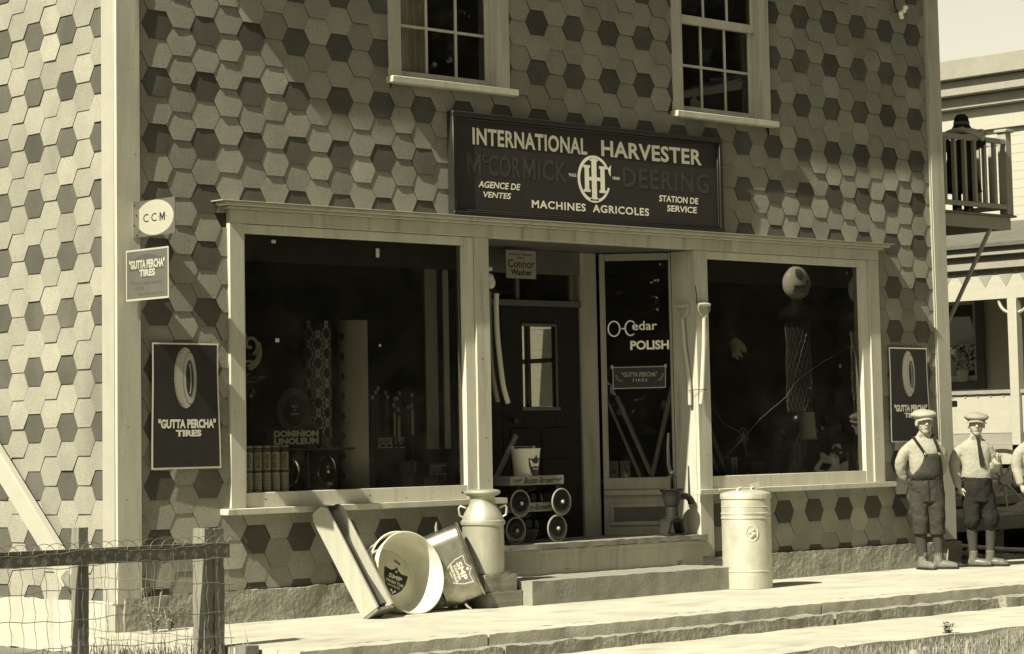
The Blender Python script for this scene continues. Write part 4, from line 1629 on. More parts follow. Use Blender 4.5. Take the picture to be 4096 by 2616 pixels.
mb.beam(c + Vector((-.028, 0, .385)), c + Vector((-.022, 0, .50)), .012, .030, (0, 1, 0))
mb.beam(c + Vector((.028, 0, .385)), c + Vector((.022, 0, .50)), .012, .030, (0, 1, 0))
mb.ball(c + Vector((.012, 0, .52)), .024, 10, 8)
mb.tube([c + Vector((0, 0, .36)), c + Vector((.004, 0, .51))], .008, 8)
build("yoke", mb, IRON, pu)
mb = MB()
mb.tube([c + Vector((.008, .01, .51)), c + Vector((-.02, .01, .60)), c + Vector((-.018, .012, .75)), c + Vector((-.005, .014, .86))], [.016, .015, .012, .009], 8)
build("handle", mb, IRON, pu)

# D-handles hung on the door post
def d_handle(grip_a, grip_b, socket, mids, end, label):
    t = thing("shovel_handle", label, "shovel handle", end, group="spare D-handles on the door post")
    mb = MB()
    a, b_ = Vector(grip_a), Vector(grip_b)
    m = (a + b_) / 2
    mb.tube([a, a * .75 + b_ * .25, m, a * .25 + b_ * .75, b_], [.013, .0175, .019, .0175, .013], 10)
    build("grip", mb, HANDLE, t)
    s = Vector(socket)
    mb = MB()
    arc = [a, a + (s - m) * .35 + (a - m) * .02, s + (a - m) * .45 - (s - m) * .18, s, s + (b_ - m) * .45 - (s - m) * .18, b_ + (s - m) * .35 + (b_ - m) * .02, b_]
    mb.tube(arc, .0045, 6)
    e = Vector(mids[0])
    mb.tube([s, s + (e - s).normalized() * .05], [.014, .018], 8)
    build("fork", mb, GALV, t)
    mb = MB()
    P_ = [s] + [Vector(q) for q in mids] + [Vector(end)]
    mb.tube(P_, [.0165] + [.0195] * (len(P_) - 3) + [.021, .016], 10)
    build("shaft", mb, HANDLE, t)
    return t


d_handle((5.893, .155, 2.382), (5.893, .020, 2.384), (5.895, .088, 2.270), [(5.895, .075, 2.05), (5.896, .050, 1.85), (5.898, .032, 1.68)], (5.898, .030, 1.53), "left of two pale D-handles, hung flat on the entrance jamb")
d_handle((5.935, -.062, 2.386), (6.083, -.062, 2.388), (6.005, -.062, 2.272), [(5.995, -.062, 2.05), (5.975, -.062, 1.85), (5.958, -.062, 1.68)], (5.935, -.062, 1.535), "right of two pale D-handles, hung on the front of the door post")
mb = MB()
mb.tube([(5.925, -.040, 2.55), (5.925, -.055, 2.47), (5.925, -.05, 2.40)], .004, 6)
tag(build("hanging_wire", mb, IRON), "thin wire hook from which the two D-handles hang", "wire")
mb = MB()
mb.tube([(5.87, .02, 1.655), (5.92, -.075, 1.66), (5.99, -.085, 1.66), (5.985, -.04, 1.655)], .003, 5)
tag(build("hanging_wire", mb, IRON), "wire tie wound round the lower ends of the two D-handles", "wire")

# curved handles hung in the left jamb
for pts, rr, m_, lab in (([(3.660, .05, 2.425), (3.655, .05, 2.30), (3.662, .05, 2.10), (3.685, .05, 1.90), (3.715, .05, 1.70), (3.765, .05, 1.555)], .021, HANDLE, "rightmost pale curved handle hanging in the entrance"),
                         ([(3.628, .10, 2.44), (3.625, .10, 2.25), (3.630, .10, 1.98), (3.655, .10, 1.75), (3.700, .10, 1.565)], .019, HANDLE_D, "middle dark curved handle hanging in the entrance"),
                         ([(3.595, .15, 2.44), (3.590, .15, 2.2), (3.605, .15, 1.9), (3.635, .15, 1.62)], .019, HANDLE_D, "dark curved handle nearest the left door post")):
    mb = MB()
    # smooth the curve
    P_ = [Vector(p) for p in pts]
    q = []
    for i in range(len(P_) - 1):
        p0, p1, p2, p3 = P_[max(i - 1, 0)], P_[i], P_[i + 1], P_[min(i + 2, len(P_) - 1)]
        for k in range(5):
            t = k / 5
            q.append(.5 * ((2 * p1) + (p2 - p0) * t + (2 * p0 - 5 * p1 + 4 * p2 - p3) * t * t + (3 * p1 - p0 - 3 * p2 + p3) * t ** 3))
    q.append(P_[-1])
    mb.tube(q, rr, 10)
    tag(build("curved_handle", mb, m_), lab, "tool handle", "curved tool handles in the entrance")
mb = MB()
mb.ball((3.56, .03, 2.55), (.05, .03, .035), 10, 8)
mb.ball((3.585, .035, 2.51), (.045, .03, .05), 10, 8)
mb.ball((3.57, .03, 2.62), (.03, .02, .018), 10, 8)
tag(build("cloth_bundle", mb, PAPER), "small crumpled white cloth tied above the curved handles", "cloth")

# ================================================================== SHOP WINDOW DISPLAYS
DF = 0.906                                               # display floor
# extinguisher tubes
def ext_tube():
    t = thing("fire_extinguisher_tube", "", "fire extinguisher", (0, 0, 0), group="row of printed extinguisher tubes")
    mb = MB()
    mb.lathe([(0, 0), (.031, 0), (.031, .335), (.033, .338), (.033, .346), (0, .348)], (0, 0, 0), 24)
    build("tube", mb, mat("printed_tube", 0.85, .5, var=.06), t, local=True)
    def cyl(x, z, l=.0312):
        a = -math.pi / 2 - R(38) + x / .031
        return Vector((l * math.cos(a), l * math.sin(a), z))
    def patch(x0, x1, z0, z1, l, m=8):
        vs_ = [cyl(x0 + (x1 - x0) * i / m, z, l) for z in (z0, z1) for i in range(m + 1)]
        return vs_, [(i, i + 1, m + 2 + i, m + 1 + i) for i in range(m)]
    mb = MB()
    mb.add(*patch(-.045, .045, .300, .334, .0315))
    mb.add(*patch(-.045, .045, .152, .170, .0315))
    build("dark_band", mb, POST_M, t, local=True, smooth=False)
    mb = MB()
    for s, w, z, h, wt in (("VICTORY", .062, .318, .022, .03), ("EXTINGUISHER", .07, .161, .010, .01)):
        V, F = glyphs(s, wt)
        mb.add([cyl(x * w, z + y * h, .0320) for x, y in V], F)
    build("band_lettering", mb, WHITE, t, local=True, smooth=False)
    mb = MB()
    mb.add([cyl(0, .235, .0316)] + [cyl(.024 * math.cos(2 * math.pi * i / 20), .235 + .055 * math.sin(2 * math.pi * i / 20), .0316) for i in range(20)], [(0, 1 + i, 1 + (i + 1) % 20) for i in range(20)])
    build("oval_label", mb, PAPER, t, local=True, smooth=False)
    mb = MB()
    for s, w, z, h in (("Fire", .034, .250, .022), ("Duster", .036, .225, .018)):
        V, F = glyphs(s, .0, .25)
        mb.add([cyl(x * w, z + y * h, .0322) for x, y in V], F)
    for i in range(7):
        mb.add(*patch(-.026, .026, .03 + .016 * i, .033 + .016 * i, .0317, 5))
    build("small_print", mb, POST_M, t, local=True, smooth=False)
    return t


e0 = ext_tube()
e0.location = (1.515, .078, DF)
e0["label"] = "extinguisher tube nearest the dark stove, at the right end of the row"
for x, l in ((1.433, "second printed extinguisher tube counting from the stove"), (1.350, "middle tube of the row of five printed extinguishers"), (1.267, "fourth printed extinguisher tube counting from the stove"),
             (1.185, "leftmost extinguisher tube, partly hidden by the window frame")):
    clone(e0, (x, .078, DF), random.uniform(-.25, .25), l)

# kitchen range
sv = thing("kitchen_stove", "black enamelled kitchen range with nickel trim in the left window", "stove", (1.85, .6, DF))
mb = MB()
mb.box(1.58, 2.32, .42, .95, DF, 1.205)
build("body", mb, BLACKG, sv, bevel=.01)
mb = MB()
mb.box(1.50, 2.40, .36, .98, 1.207, 1.232)
build("cooktop", mb, BLACKG, sv, bevel=.006)
mb = MB()
mb.tube([(1.52, .352, 1.222), (2.36, .352, 1.222), (2.42, .36, 1.222)], .010, 8)
mb.box(2.005, 2.02, .412, .4195, .93, 1.20)
mb.box(1.60, 1.612, .412, .4195, .93, 1.20)
mb.tube([(1.49, .60, 1.23), (1.52, .58, 1.60), (1.50, .58, 1.80), (1.46, .6, 2.0)], .008, 6)
mb.box(1.2, 1.60, .50, .53, 1.725, 1.745)
mb.tube([(1.10, .47, 1.745), (1.42, .47, 1.745), (1.47, .48, 1.755)], .008, 6)
build("nickel_trim", mb, CHROME, sv)
for cx, cz, a, b_ in ((1.80, 1.055, .115, .115), (2.19, 1.06, .085, .11)):
    mb = MB()
    n_ = 32
    mb.tube([(cx + a * math.cos(2 * math.pi * i / n_), .412, cz + b_ * math.sin(2 * math.pi * i / n_)) for i in range(n_)], .012 if cx < 2 else .004, 8, closed=True)
    dr = build("oven_door", mb, CHROME, sv)
    mb = MB()
    mb.ball((cx, .408, cz), (a * (.55 if cx < 2 else .35), .03, b_ * (.5 if cx < 2 else .55)), 20, 12)
    build("door_boss", mb, CHROME, dr)
mb = MB()
mb.box(0.90, 1.64, .60, .64, 1.235, 1.98)
build("back_panel", mb, BLACKG, sv, bevel=.01)
mb = MB()
mb.ball((1.20, .14, 1.755), (.11, .05, .032), 16, 10)
mb.lathe([(.032, 0), (.028, .05), (.016, .09), (0, .13)], (1.28, .14, 1.755), 14, (1, 0, 0))
build("shelf_knob", mb, CHROME, sv)
mb = MB()
def sp(cx, cz, r0, r1, a0, a1, y=.13, w=.012):
    mb.tube([(cx - .15 + (r0 + (r1 - r0) * t) * math.cos(a0 + (a1 - a0) * t), y, cz + (r0 + (r1 - r0) * t) * math.sin(a0 + (a1 - a0) * t)) for t in [i / 18 for i in range(19)]], w, 6)
sp(1.40, 1.99, .075, .015, -1.2, 5.2)
sp(1.36, 1.93, .12, .14, -1.3, .6)
sp(1.36, 1.93, .095, .115, -1.4, .3)
sp(1.31, 2.05, .05, .02, -.5, 3.5)
mb.tube([(1.105 + .075 * math.cos(2 * math.pi * i / 28), .13, 1.965 + .085 * math.sin(2 * math.pi * i / 28)) for i in range(28)], .010, 6, closed=True)
mb.ball((1.105, .13, 1.965), (.055, .015, .062), 16, 10)
mb.box(.90, 1.30,   .12, .15, 1.860, 1.876)
build("scroll_ornament", mb, PORCELAIN, sv)

# linoleum dealer's sign
ls = thing("display_sign", "round linoleum display sign with lettered plaque standing on the stove", "sign", (1.96, .5, 1.24))
oL = Vector((0, .40, 0))
mb = MB()
mb.prism(ellipse(1.875, 1.515, .172, .172, 48), (0, .40, 0), X, Z, .008)
mb.prism([(1.60, 1.245), (2.145, 1.245), (2.145, 1.37), (2.10, 1.375), (2.03, 1.41), (1.72, 1.41), (1.66, 1.375), (1.60, 1.37)], (0, .402, 0), X, Z, .006)
build("board", mb, SIGN_D, ls, smooth=False)
mb = MB()
mb.ring(ellipse(1.875, 1.515, .166, .166, 48), ellipse(1.875, 1.515, .116, .116, 48), (0, .399, 0), X, Z, .0005)
build("ring", mb, POST_M, ls, smooth=False)
mb = MB()
ring_o = Vector((1.875, .3975, 1.515))
text(mb, "OILCLOTH & LINOLEUM CO. LIMITED", ring_o, X, Z, 1, .026, weight=.01, bend=(.141, R(88), R(215), -1))
text(mb, "DOMINION · MONTREAL", ring_o, X, Z, 1, .026, weight=.01, bend=(.141, R(-90), R(110), 1))
build("ring_lettering", mb, SIGN_D, ls, smooth=False)
mb = MB()
for s, z, w, h in (("MADE", 1.545, .055, .018), ("IN", 1.516, .02, .015), ("CANADA", 1.487, .085, .018)):
    text(mb, s, (1.875, .3985, z), X, Z, w, h, weight=.02)
text(mb, "DOMINION", (1.885, .394, 1.340), X, Z, .43, .050, weight=.06)
text(mb, "LINOLEUM", (1.885, .394, 1.284), X, Z, .43, .050, weight=.06)
build("lettering", mb, mat("dim_lettering", .80, .6, var=.08), ls, smooth=False)
mb = MB()
text(mb, "FOR YOUR FLOORS", (1.90, .394, 1.250), X, Z, .38, .014, weight=.02)
build("small_lettering", mb, POST_M, ls, smooth=False)

# linoleum rolls
def roll(c, r, z1, pattern, label):
    t = thing("linoleum_roll", label, "linoleum roll", (c[0], c[1], DF), group="linoleum rolls standing in the left window")
    mb = MB()
    mb.lathe([(0, DF), (r, DF), (r, z1), (r - .008, z1), (r - .01, z1 - .02), (0, z1 - .02)], (c[0], c[1], 0), 40)
    build("roll", mb, LINO_D if pattern == 1 else LINO, t)
    P_ = lambda u, z, l=.0015: Vector((c[0] + (r + l) * math.cos(u / r - R(128)), c[1] + (r + l) * math.sin(u / r - R(128)), z))
    mb = MB()
    if pattern == 1:
        p = .152
        w = .105
        for i in (-2, -1, 0, 1, 2):
            k = 0
            z = DF + .06 + (p / 2 if i % 2 else 0)
            while z < z1 - .05:
                u = i * w * .72
                oc = [(u + .047 * math.cos(R(22.5 + 45 * q)), z + .058 * math.sin(R(22.5 + 45 * q))) for q in range(8)]
                ic = [(u + .036 * math.cos(R(22.5 + 45 * q)), z + .044 * math.sin(R(22.5 + 45 * q))) for q in range(8)]
                for q in range(8):
                    q2 = (q + 1) % 8
                    m_ = lambda A, B, t: (A[0] + (B[0] - A[0]) * t, A[1] + (B[1] - A[1]) * t)
                    a, b_, c1, d1 = m_(oc[q], oc[q2], .1), m_(oc[q], oc[q2], .9), m_(ic[q], ic[q2], .9), m_(ic[q], ic[q2], .1)
                    mb.add([P_(*a), P_(*b_), P_(*c1), P_(*d1)], [(0, 1, 2, 3)], 0)
                oc = [(u + .030 * math.cos(R(22.5 + 45 * q)), z + .037 * math.sin(R(22.5 + 45 * q))) for q in range(8)]
                mb.add([P_(*q) for q in oc], [tuple(range(8))], 1)
                zq = z + p / 2
                for dx in (-.011, .011):
                    for dz in (-.014, .014):
                        mb.add([P_(u + dx - .009, zq + dz - .012), P_(u + dx + .009, zq + dz - .012), P_(u + dx + .009, zq + dz + .012), P_(u + dx - .009, zq + dz + .012)], [(0, 1, 2, 3)], 0)
                z += p
                k += 1
        build("printed_pattern", mb, [LINO_L, POST_M], t, smooth=False)
    else:
        rnd = random.Random(3)
        z = DF + .1
        while z < z1 - .06:
            for (dx, dz) in ((0, .016), (-.016, -.006), (.016, -.006), (0, -.02), (.01, .01), (-.01, .01)):
                for u in (-.10, ):
                    mb.add([P_(u + dx + .012 * math.cos(q * 1.05), z + dz + .014 * math.sin(q * 1.05)) for q in range(6)], [tuple(range(6))], 0)
            z += .155
        build("printed_pattern", mb, [LINO_D], t, smooth=False)
    return t


roll((2.315, .66), .105, 2.19, 1, "linoleum roll printed with pale octagons beside the round sign")
roll((2.625, .60), .115, 2.215, 2, "plain pale linoleum roll in the middle of the left window")
roll((1.20, .50), .10, 1.66, 2, "short linoleum roll at the left edge behind the extinguisher tubes")

# greek key cartons, painted tin and rods
def key_carton(x0, x1, y, z0, z1, kz0, kz1, label):
    t = thing("carton", label, "carton", ((x0 + x1) / 2, y, z0), group="dark cartons with a Greek key band")
    mb = MB()
    mb.box(x0, x1, y, y + .2, z0, z1)
    build("box", mb, mat("dark_carton", 0.022, .7, var=.15), t, bevel=.003)
    mb = MB()
    h = kz1 - kz0
    yy = y - .0015
    def q(a, b_, c_, d_):
        mb.add([(a, yy, c_), (b_, yy, c_), (b_, yy, d_), (a, yy, d_)], [(0, 1, 2, 3)])
    q(x0 + .01, x1 - .01, kz1 - .006, kz1)
    q(x0 + .01, x1 - .01, kz0, kz0 + .006)
    x = x0 + .014
    u = h * .15
    while x + h * .78 < x1 - .008:
        a, b_ = kz0 + .012, kz1 - .012
        w = h * .72
        q(x, x + u * .7, a, b_)
        q(x, x + w, b_ - u * .7, b_)
        q(x + w - u * .7, x + w, a + u * 1.5, b_)
        q(x + u * 1.9, x + w, a + u * 1.5, a + u * 2.2)
        q(x + u * 1.9, x + u * 2.6, a + u * 1.5, b_ - u * 1.6)
        q(x, x + u * .7 + h * .2, a, a + u * .7)
        x += h * .82
    build("key_band", mb, mat("key_ink", .6, .6), t, smooth=False)
    return t


key_carton(2.86, 3.16, .60, DF, 1.32, 1.218, 1.297, "tallest Greek key carton beside the plain linoleum roll")
key_carton(3.40, 3.59, .60, DF, 1.09, .998, 1.072, "Greek key carton at the right end of the left window")
key_carton(3.22, 3.385, .47, DF, .975, .91, .962, "low Greek key carton below the painted tin")
c = Vector((3.17, .66, DF))
pt = thing("painted_tin", "small lidded tin painted with flowers between the Greek key cartons", "tin", c)
mb = MB()
mb.lathe([(0, 0), (.07, 0), (.075, .05), (.085, .10), (.11, .12), (.115, .16), (.115, .19), (0, .195)], c, 24)
build("body", mb, POST_M, pt)
mb = MB()
mb.lathe([(.118, .182), (.120, .2), (.09, .206), (0, .207)], c, 24)
build("lid", mb, mat("dull_tin", .16, .5, metal=.4), pt)
def rod(x, y, z0, z1, tip, lab, label, grp="dark rods with pale tips in the left window"):
    t = thing("rod", label, "rod", (x, y, z0), group=grp)
    mb = MB()
    mb.tube([(x, y, z0), (x, y, z1)], .010, 8)
    build("stem", mb, POST_D, t)
    mb = MB()
    mb.tube([(x, y - .004, z1 - tip), (x, y - .004, z1)], .0115, 8)
    build("tip", mb, PAPER, t)
    if lab:
        mb = MB()
        mb.box(x - .012, x + .012, y - .014, y - .011, lab[0], lab[1])
        build("label_strip", mb, PAPER, t)
    return t


rod(2.80, .33, DF, 1.567, .035, (1.303, 1.487), "first rod with long white label, left of its two fellows")
rod(2.845, .33, DF, 1.531, .035, (1.268, 1.465), "shortest of three rods with long white labels")
rod(2.985, .33, DF, 1.562, .035, (1.316, 1.52), "rod with long white label standing nearest the cartons' right")
for i, (u, v, wd) in enumerate(((395, 470, "lowest at the left"), (540, 410, "fourth from the left"), (574, 368, "highest of all"), (610, 412, "just right of the highest"), (515, 460, "third from the left"), (655, 455, "near the middle"), (684, 475, "lower middle"),
                                (718, 468, "right of the middle"), (753, 415, "upper right"), (830, 437, "last at the right"), (812, 560, "low at the right"))):
    x = 2.70 + (u - 395) * .00125
    z = 1.60 + (500 - v) * .00078
    rod(x, .62 + .02 * (i % 3), DF, z, .030, None, "thin rod with small pale tip, " + wd, "cluster of thin rods behind the labelled ones")
mb = MB()
mb.box(3.60, 3.66, .62, .64, 1.20, 2.72)
mb.box(3.44, 3.57, .66, .68, 1.20, 2.70)
tag(build("upright_board", mb, mat("dim_board", .25, .8, var=.15, scale=(20, 20, 2))), "pale upright boards standing at the right edge of the left window", "board")
# things on the floor of the right window ---------------------------------
c = Vector((7.915, .42, 1.215))
pb = thing("pail", "white pail hung upside down on a stick in the right window", "pail", c)
mb = MB()
mb.lathe([(.096, 0), (.094, .006), (.079, .245), (.076, .252), (0, .252)], c, 32)
build("body", mb, mat("cream_enamel", .85, .4, var=.05), pb)
mb = MB()
mb.lathe([(.095, .004), (.104, 0), (.106, .008), (.1, .014), (.095, .014)], c, 32)
build("rim", mb, GALV_M, pb)
mb = MB()
mb.tube([(7.63, .45, DF), (7.915, .42, 1.45)], .013, 8)
tag(build("display_stick", mb, HANDLE_D), "thin stick holding up the white pail in the window", "stick")
def slat(a, b_, w, label, m_=HANDLE_D, t=.02):
    mb = MB()
    mb.beam(a, b_, w, t, (0, 1, 0))
    tag(build("leaning_rod", mb, m_, bevel=.004), label, "tool handle", "tool handles leaning inside the right window")
slat((6.60, .25, DF), (6.40, .30, 1.42), .045, "broad handle leaning at the lower left of the right window")
slat((6.47, .22, DF), (6.36, .28, 1.22), .040, "shorter handle in the lower left corner of the right window")
slat((7.72, .35, DF), (7.90, .5, 1.20), .04, "dark slat leaning below the white pail, right one")
slat((7.62, .32, DF), (7.82, .5, 1.19), .035, "dark slat leaning below the white pail, left one")
def crate(x0, x1, y0, y1, z0, z1, m_, name, label, cat):
    mb = MB()
    mb.box(x0, x1, y0, y1, z0, z1)
    return tag(build(name, mb, m_, bevel=.004), label, cat)
t = thing("narrow_carton", "narrow printed carton standing near the crack in the window", "carton", (6.71, .28, DF))
mb = MB()
mb.box(6.667, 6.748, .25, .31, DF, 1.073)
build("box", mb, mat("tan_carton", .4, .7, var=.12), t, bevel=.002)
mb = MB()
for k in range(4):
    z = .935 + k * .034
    mb.add([(6.708 + .018 * math.cos(q * 1.05), .2485, z + .012 * math.sin(q * 1.05)) for q in range(6)], [tuple(range(6))])
build("printing", mb, POST_M, t, smooth=False)
crate(6.96, 7.16, .28, .48, DF, 1.02, mat("tan_carton_dim", .13, .7, var=.2), "flat_box", "flat cardboard box on the right window floor under the crack", "box")
crate(8.25, 8.62, .34, .60, DF, 1.06, CARD_M, "wooden_crate", "bottom crate of the stack in the right window corner", "crate")
crate(8.22, 8.60, .36, .58, 1.0615, 1.17, CARD_M, "wooden_crate", "middle crate of the stack in the right window corner", "crate")
crate(8.26, 8.55, .37, .56, 1.1715, 1.275, mat("tan_carton_dim", .13), "wooden_crate", "top crate of the stack, a small bottle standing on it", "crate")
def bottle(x, y, z, h, label, dark=False):
    t = thing("bottle", label, "bottle", (x, y, z), group="small bottles in the right window")
    mb = MB()
    mb.lathe([(0, 0), (.024, 0), (.026, .01), (.026, h * .62), (.012, h * .76), (.011, h * .9), (0, h * .9)], (x, y, z), 16)
    build("body", mb, mat("bottle_cream", .8, .3), t)
    mb = MB()
    mb.lathe([(.013, h * .88), (.014, h), (0, h)], (x, y, z), 12)
    build("cap", mb, POST_D, t)
bottle(8.40, .42, 1.276, .10, "small bottle on top of the crate stack")
bottle(8.345, .31, DF, .0, "x") if False else None
bottle(8.14, .30, 1.062 - .156 + .0, .17, "left of two pale bottles standing before the crates")
bottle(8.20, .30, .906, .18, "right of two pale bottles standing before the crates")
bottle(8.36, .29, .906, .26, "pale labelled bottle standing nearest the window's right edge")
mb = MB()
rnd = random.Random(8)
for k in range(26):
    x, y = rnd.uniform(6.85, 8.15), rnd.uniform(.14, .4)
    r = rnd.uniform(.012, .04)
    mb.ball((x, y, DF + r * .5), (r * 1.4, r, r * .6), 7, 5)
tag(build("litter", mb, mat("packing_litter", .35, .9, var=.4)), "scraps of packing straw and paper along the window floor", "litter", kind="stuff")
# pale hand inside the window
hd = thing("display_hand", "pale hand with spread fingers reaching from a dark sleeve behind the glass", "hand", (6.70, .16, 2.0))
W_ = lambda u, v: Vector((6.60, .17, 2.11)) + Vector((.62, -.2, 0)) * ((u - 440) * .00092) + Z * ((1150 - v) * .00068)
mb = MB()
mb.tube([W_(440, 1130), W_(490, 1180), W_(520, 1250), W_(545, 1300)], [.036, .046, .052, .042], 12)
mb.tube([W_(470, 1230), W_(480, 1310), W_(490, 1395)], [.017, .016, .013], 10)
mb.tube([W_(510, 1280), W_(540, 1350), W_(558, 1415)], [.018, .017, .013], 10)
mb.tube([W_(550, 1280), W_(600, 1340), W_(635, 1390)], [.018, .017, .014], 10)
mb.tube([W_(580, 1240), W_(650, 1290), W_(695, 1322)], [.017, .016, .012], 10)
mb.tube([W_(510, 1170), W_(590, 1200), W_(660, 1235), W_(695, 1270), W_(700, 1310)], [.030, .026, .019, .016, .012], 10)
build("hand", mb, mat("pale_hand", .80, .6, var=.08), hd, remesh=.005, smooth_it=3)
mb = MB()
mb.tube([W_(250, 930), W_(360, 1060), W_(455, 1150)], [.085, .07, .05], 12)
build("sleeve", mb, CLOTH_D, hd)
# flower and cloth behind the upstairs windows
fp = thing("potted_flower", "two white blossoms on thin stems behind the left upstairs window", "flower", (3.3, .22, 4.08))
mb = MB()
rnd = random.Random(4)
for (x, z) in ((3.18, 4.245), (3.35, 4.30)):
    for k in range(9):
        mb.ball((x + rnd.uniform(-.022, .022), .22 + rnd.uniform(-.01, .01), z + rnd.uniform(-.016, .016)), .013, 7, 5)
build("blossom", mb, FLOWER, fp)
mb = MB()
mb.tube([(3.27, .25, 4.10), (3.22, .24, 4.18), (3.18, .225, 4.24)], .003, 5)
mb.tube([(3.28, .25, 4.10), (3.33, .24, 4.2), (3.35, .225, 4.29)], .003, 5)
for k in range(10):
    mb.ball((3.27 + rnd.uniform(-.07, .07), .25, 4.13 + rnd.uniform(-.02, .05)), (.02, .008, .012), 6, 4)
build("stem", mb, LEAF, fp)
mb = MB()
mb.lathe([(0, 4.07), (.04, 4.07), (.055, 4.15), (0, 4.15)], (3.27, .26, 0), 14)
build("pot", mb, POST_M, fp)
mb = MB()
mb.add([(6.16, .16, 4.08), (6.42, .16, 4.08), (6.33, .17, 4.15), (6.24, .175, 4.235), (6.22, .175, 4.24), (6.16, .17, 4.20)], [(0, 1, 2, 3, 4, 5)])
mb.add([(6.16, .20, 4.08), (6.42, .20, 4.08), (6.24, .20, 4.235)], [(0, 2, 1)])
tag(build("folded_cloth", mb, mat("grey_linen", .6, .9), smooth=False), "peaked grey cloth behind the lower panes of the right upstairs window", "cloth")
# brooms behind the narrow entrance window
def leanr(s0, z0, s1, z1, d, r, label):
    mb = MB()
    a = SA + ST * s0 + Z * z0 - SN * d
    b_ = SA + ST * s1 + Z * z1 - SN * (d * .5)
    mb.tube([a, b_], r, 8)
    tag(build("leaning_pole", mb, mat("dim_pole", .20, .6, var=.2, scale=(20, 20, 2))), label, "pole", "poles leaning behind the narrow entrance window")
leanr(.32, .925, .02, 1.66, .10, .014, "thin pole crossing behind a thicker one, lower left of the narrow window")
leanr(.42, .925, .13, 1.62, .07, .021, "thick pole leaning left behind the narrow entrance window")
leanr(.42, .925, .62, 1.72, .07, .021, "thick pole leaning right behind the narrow entrance window")
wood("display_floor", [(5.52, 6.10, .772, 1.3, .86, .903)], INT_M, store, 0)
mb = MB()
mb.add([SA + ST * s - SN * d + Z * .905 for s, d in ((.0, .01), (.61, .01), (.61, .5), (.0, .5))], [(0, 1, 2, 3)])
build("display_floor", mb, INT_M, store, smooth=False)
for s0, lab in ((.045, "left of two printed cartons behind the narrow entrance window"), (.145, "right of two printed cartons behind the narrow entrance window")):
    t = thing("carton", lab, "carton", SA + ST * s0 + Z * .906 - SN * .06, group="printed cartons behind the narrow window")
    mb = MB()
    mb.obox(SA + ST * (s0 + .045) - SN * .07 + Z * .985, ST * .042, SN * .03, Z * .078)
    build("box", mb, mat("tan_carton_dim", .13), t, bevel=.002)
    mb = MB()
    text(mb, "Cedar", SA + ST * (s0 + .045) - SN * .0385 + Z * 1.035, ST, Z, .06, .022, weight=.01)
    mb.prism(ellipse(0, 0, .022, .026, 14), SA + ST * (s0 + .045) - SN * .0388 + Z * .975, ST, Z, .0005)
    build("printing", mb, POST_D, t, smooth=False)

# ================================================================== PEOPLE
fold_tex = bpy.data.textures.new("cloth_folds", 'CLOUDS')
fold_tex.noise_scale = 0.10
fold_tex.noise_depth = 2


def folds(o, k):
    d = o.modifiers.new("folds", 'DISPLACE')
    d.texture = fold_tex
    d.strength = k
    d.mid_level = 0.5

def hand(mb, w, d, n, side, s=1.0, curl=0.5, spread=0.12):
    """palm and five bent fingers; w wrist, d pointing direction, n palm normal (fingers curl towards n), side thumb direction"""
    w, d, n, side = Vector(w), Vector(d).normalized(), Vector(n).normalized(), Vector(side).normalized()
    P_ = lambda a, b_, c_: w + d * a * s + side * b_ * s + n * c_ * s
    mb.tube([P_(-.01, 0, 0), P_(.02, .002, 0), P_(.05, .003, 0), P_(.075, 0, .002)], [.021 * s, .026 * s, .029 * s, .024 * s], 10)
    for i, (o, ln) in enumerate(((.026, .066), (.009, .073), (-.009, .068), (-.026, .054))):
        a = P_(.065, o, 0)
        dr = (d + side * (o * spread * 20 / .6 * .05)).normalized()
        pts = [a]
        ang = 0
        for q in (.42, .33, .25):
            ang += curl * (.75 + .12 * i)
            v = dr * math.cos(ang) + n * math.sin(ang)
            pts.append(pts[-1] + v * ln * q * s)
        mb.tube(pts, [.0095 * s, .0090 * s, .0085 * s, .0065 * s], 8)
    a = P_(.018, .020, .002)
    v = (d * .55 + side * .75 + n * .25).normalized()
    b_ = a + v * .032 * s
    v2 = (d * .85 + side * .25 + n * .4).normalized()
    mb.tube([a, b_, b_ + v2 * .026 * s, b_ + v2 * .042 * s], [.013 * s, .0115 * s, .010 * s, .007 * s], 8)


def smooth_path(pts, k=4):
    P_ = [Vector(p) for p in pts]
    q = []
    for i in range(len(P_) - 1):
        p0, p1, p2, p3 = P_[max(i - 1, 0)], P_[i], P_[i + 1], P_[min(i + 2, len(P_) - 1)]
        for j in range(k):
            t = j / k
            q.append(.5 * ((2 * p1) + (p2 - p0) * t + (2 * p0 - 5 * p1 + 4 * p2 - p3) * t * t + (3 * p1 - p0 - 3 * p2 + p3) * t ** 3))
    q.append(P_[-1])
    return q


def limb(mb, pts, rs, n=12, k=4):
    q = smooth_path(pts, k)
    r = []
    for i in range(len(rs) - 1):
        for j in range(k):
            r.append(rs[i] + (rs[i + 1] - rs[i]) * j / k)
    r.append(rs[-1])
    mb.tube(q, r, n)


FACE_RZ = R(-44.8)


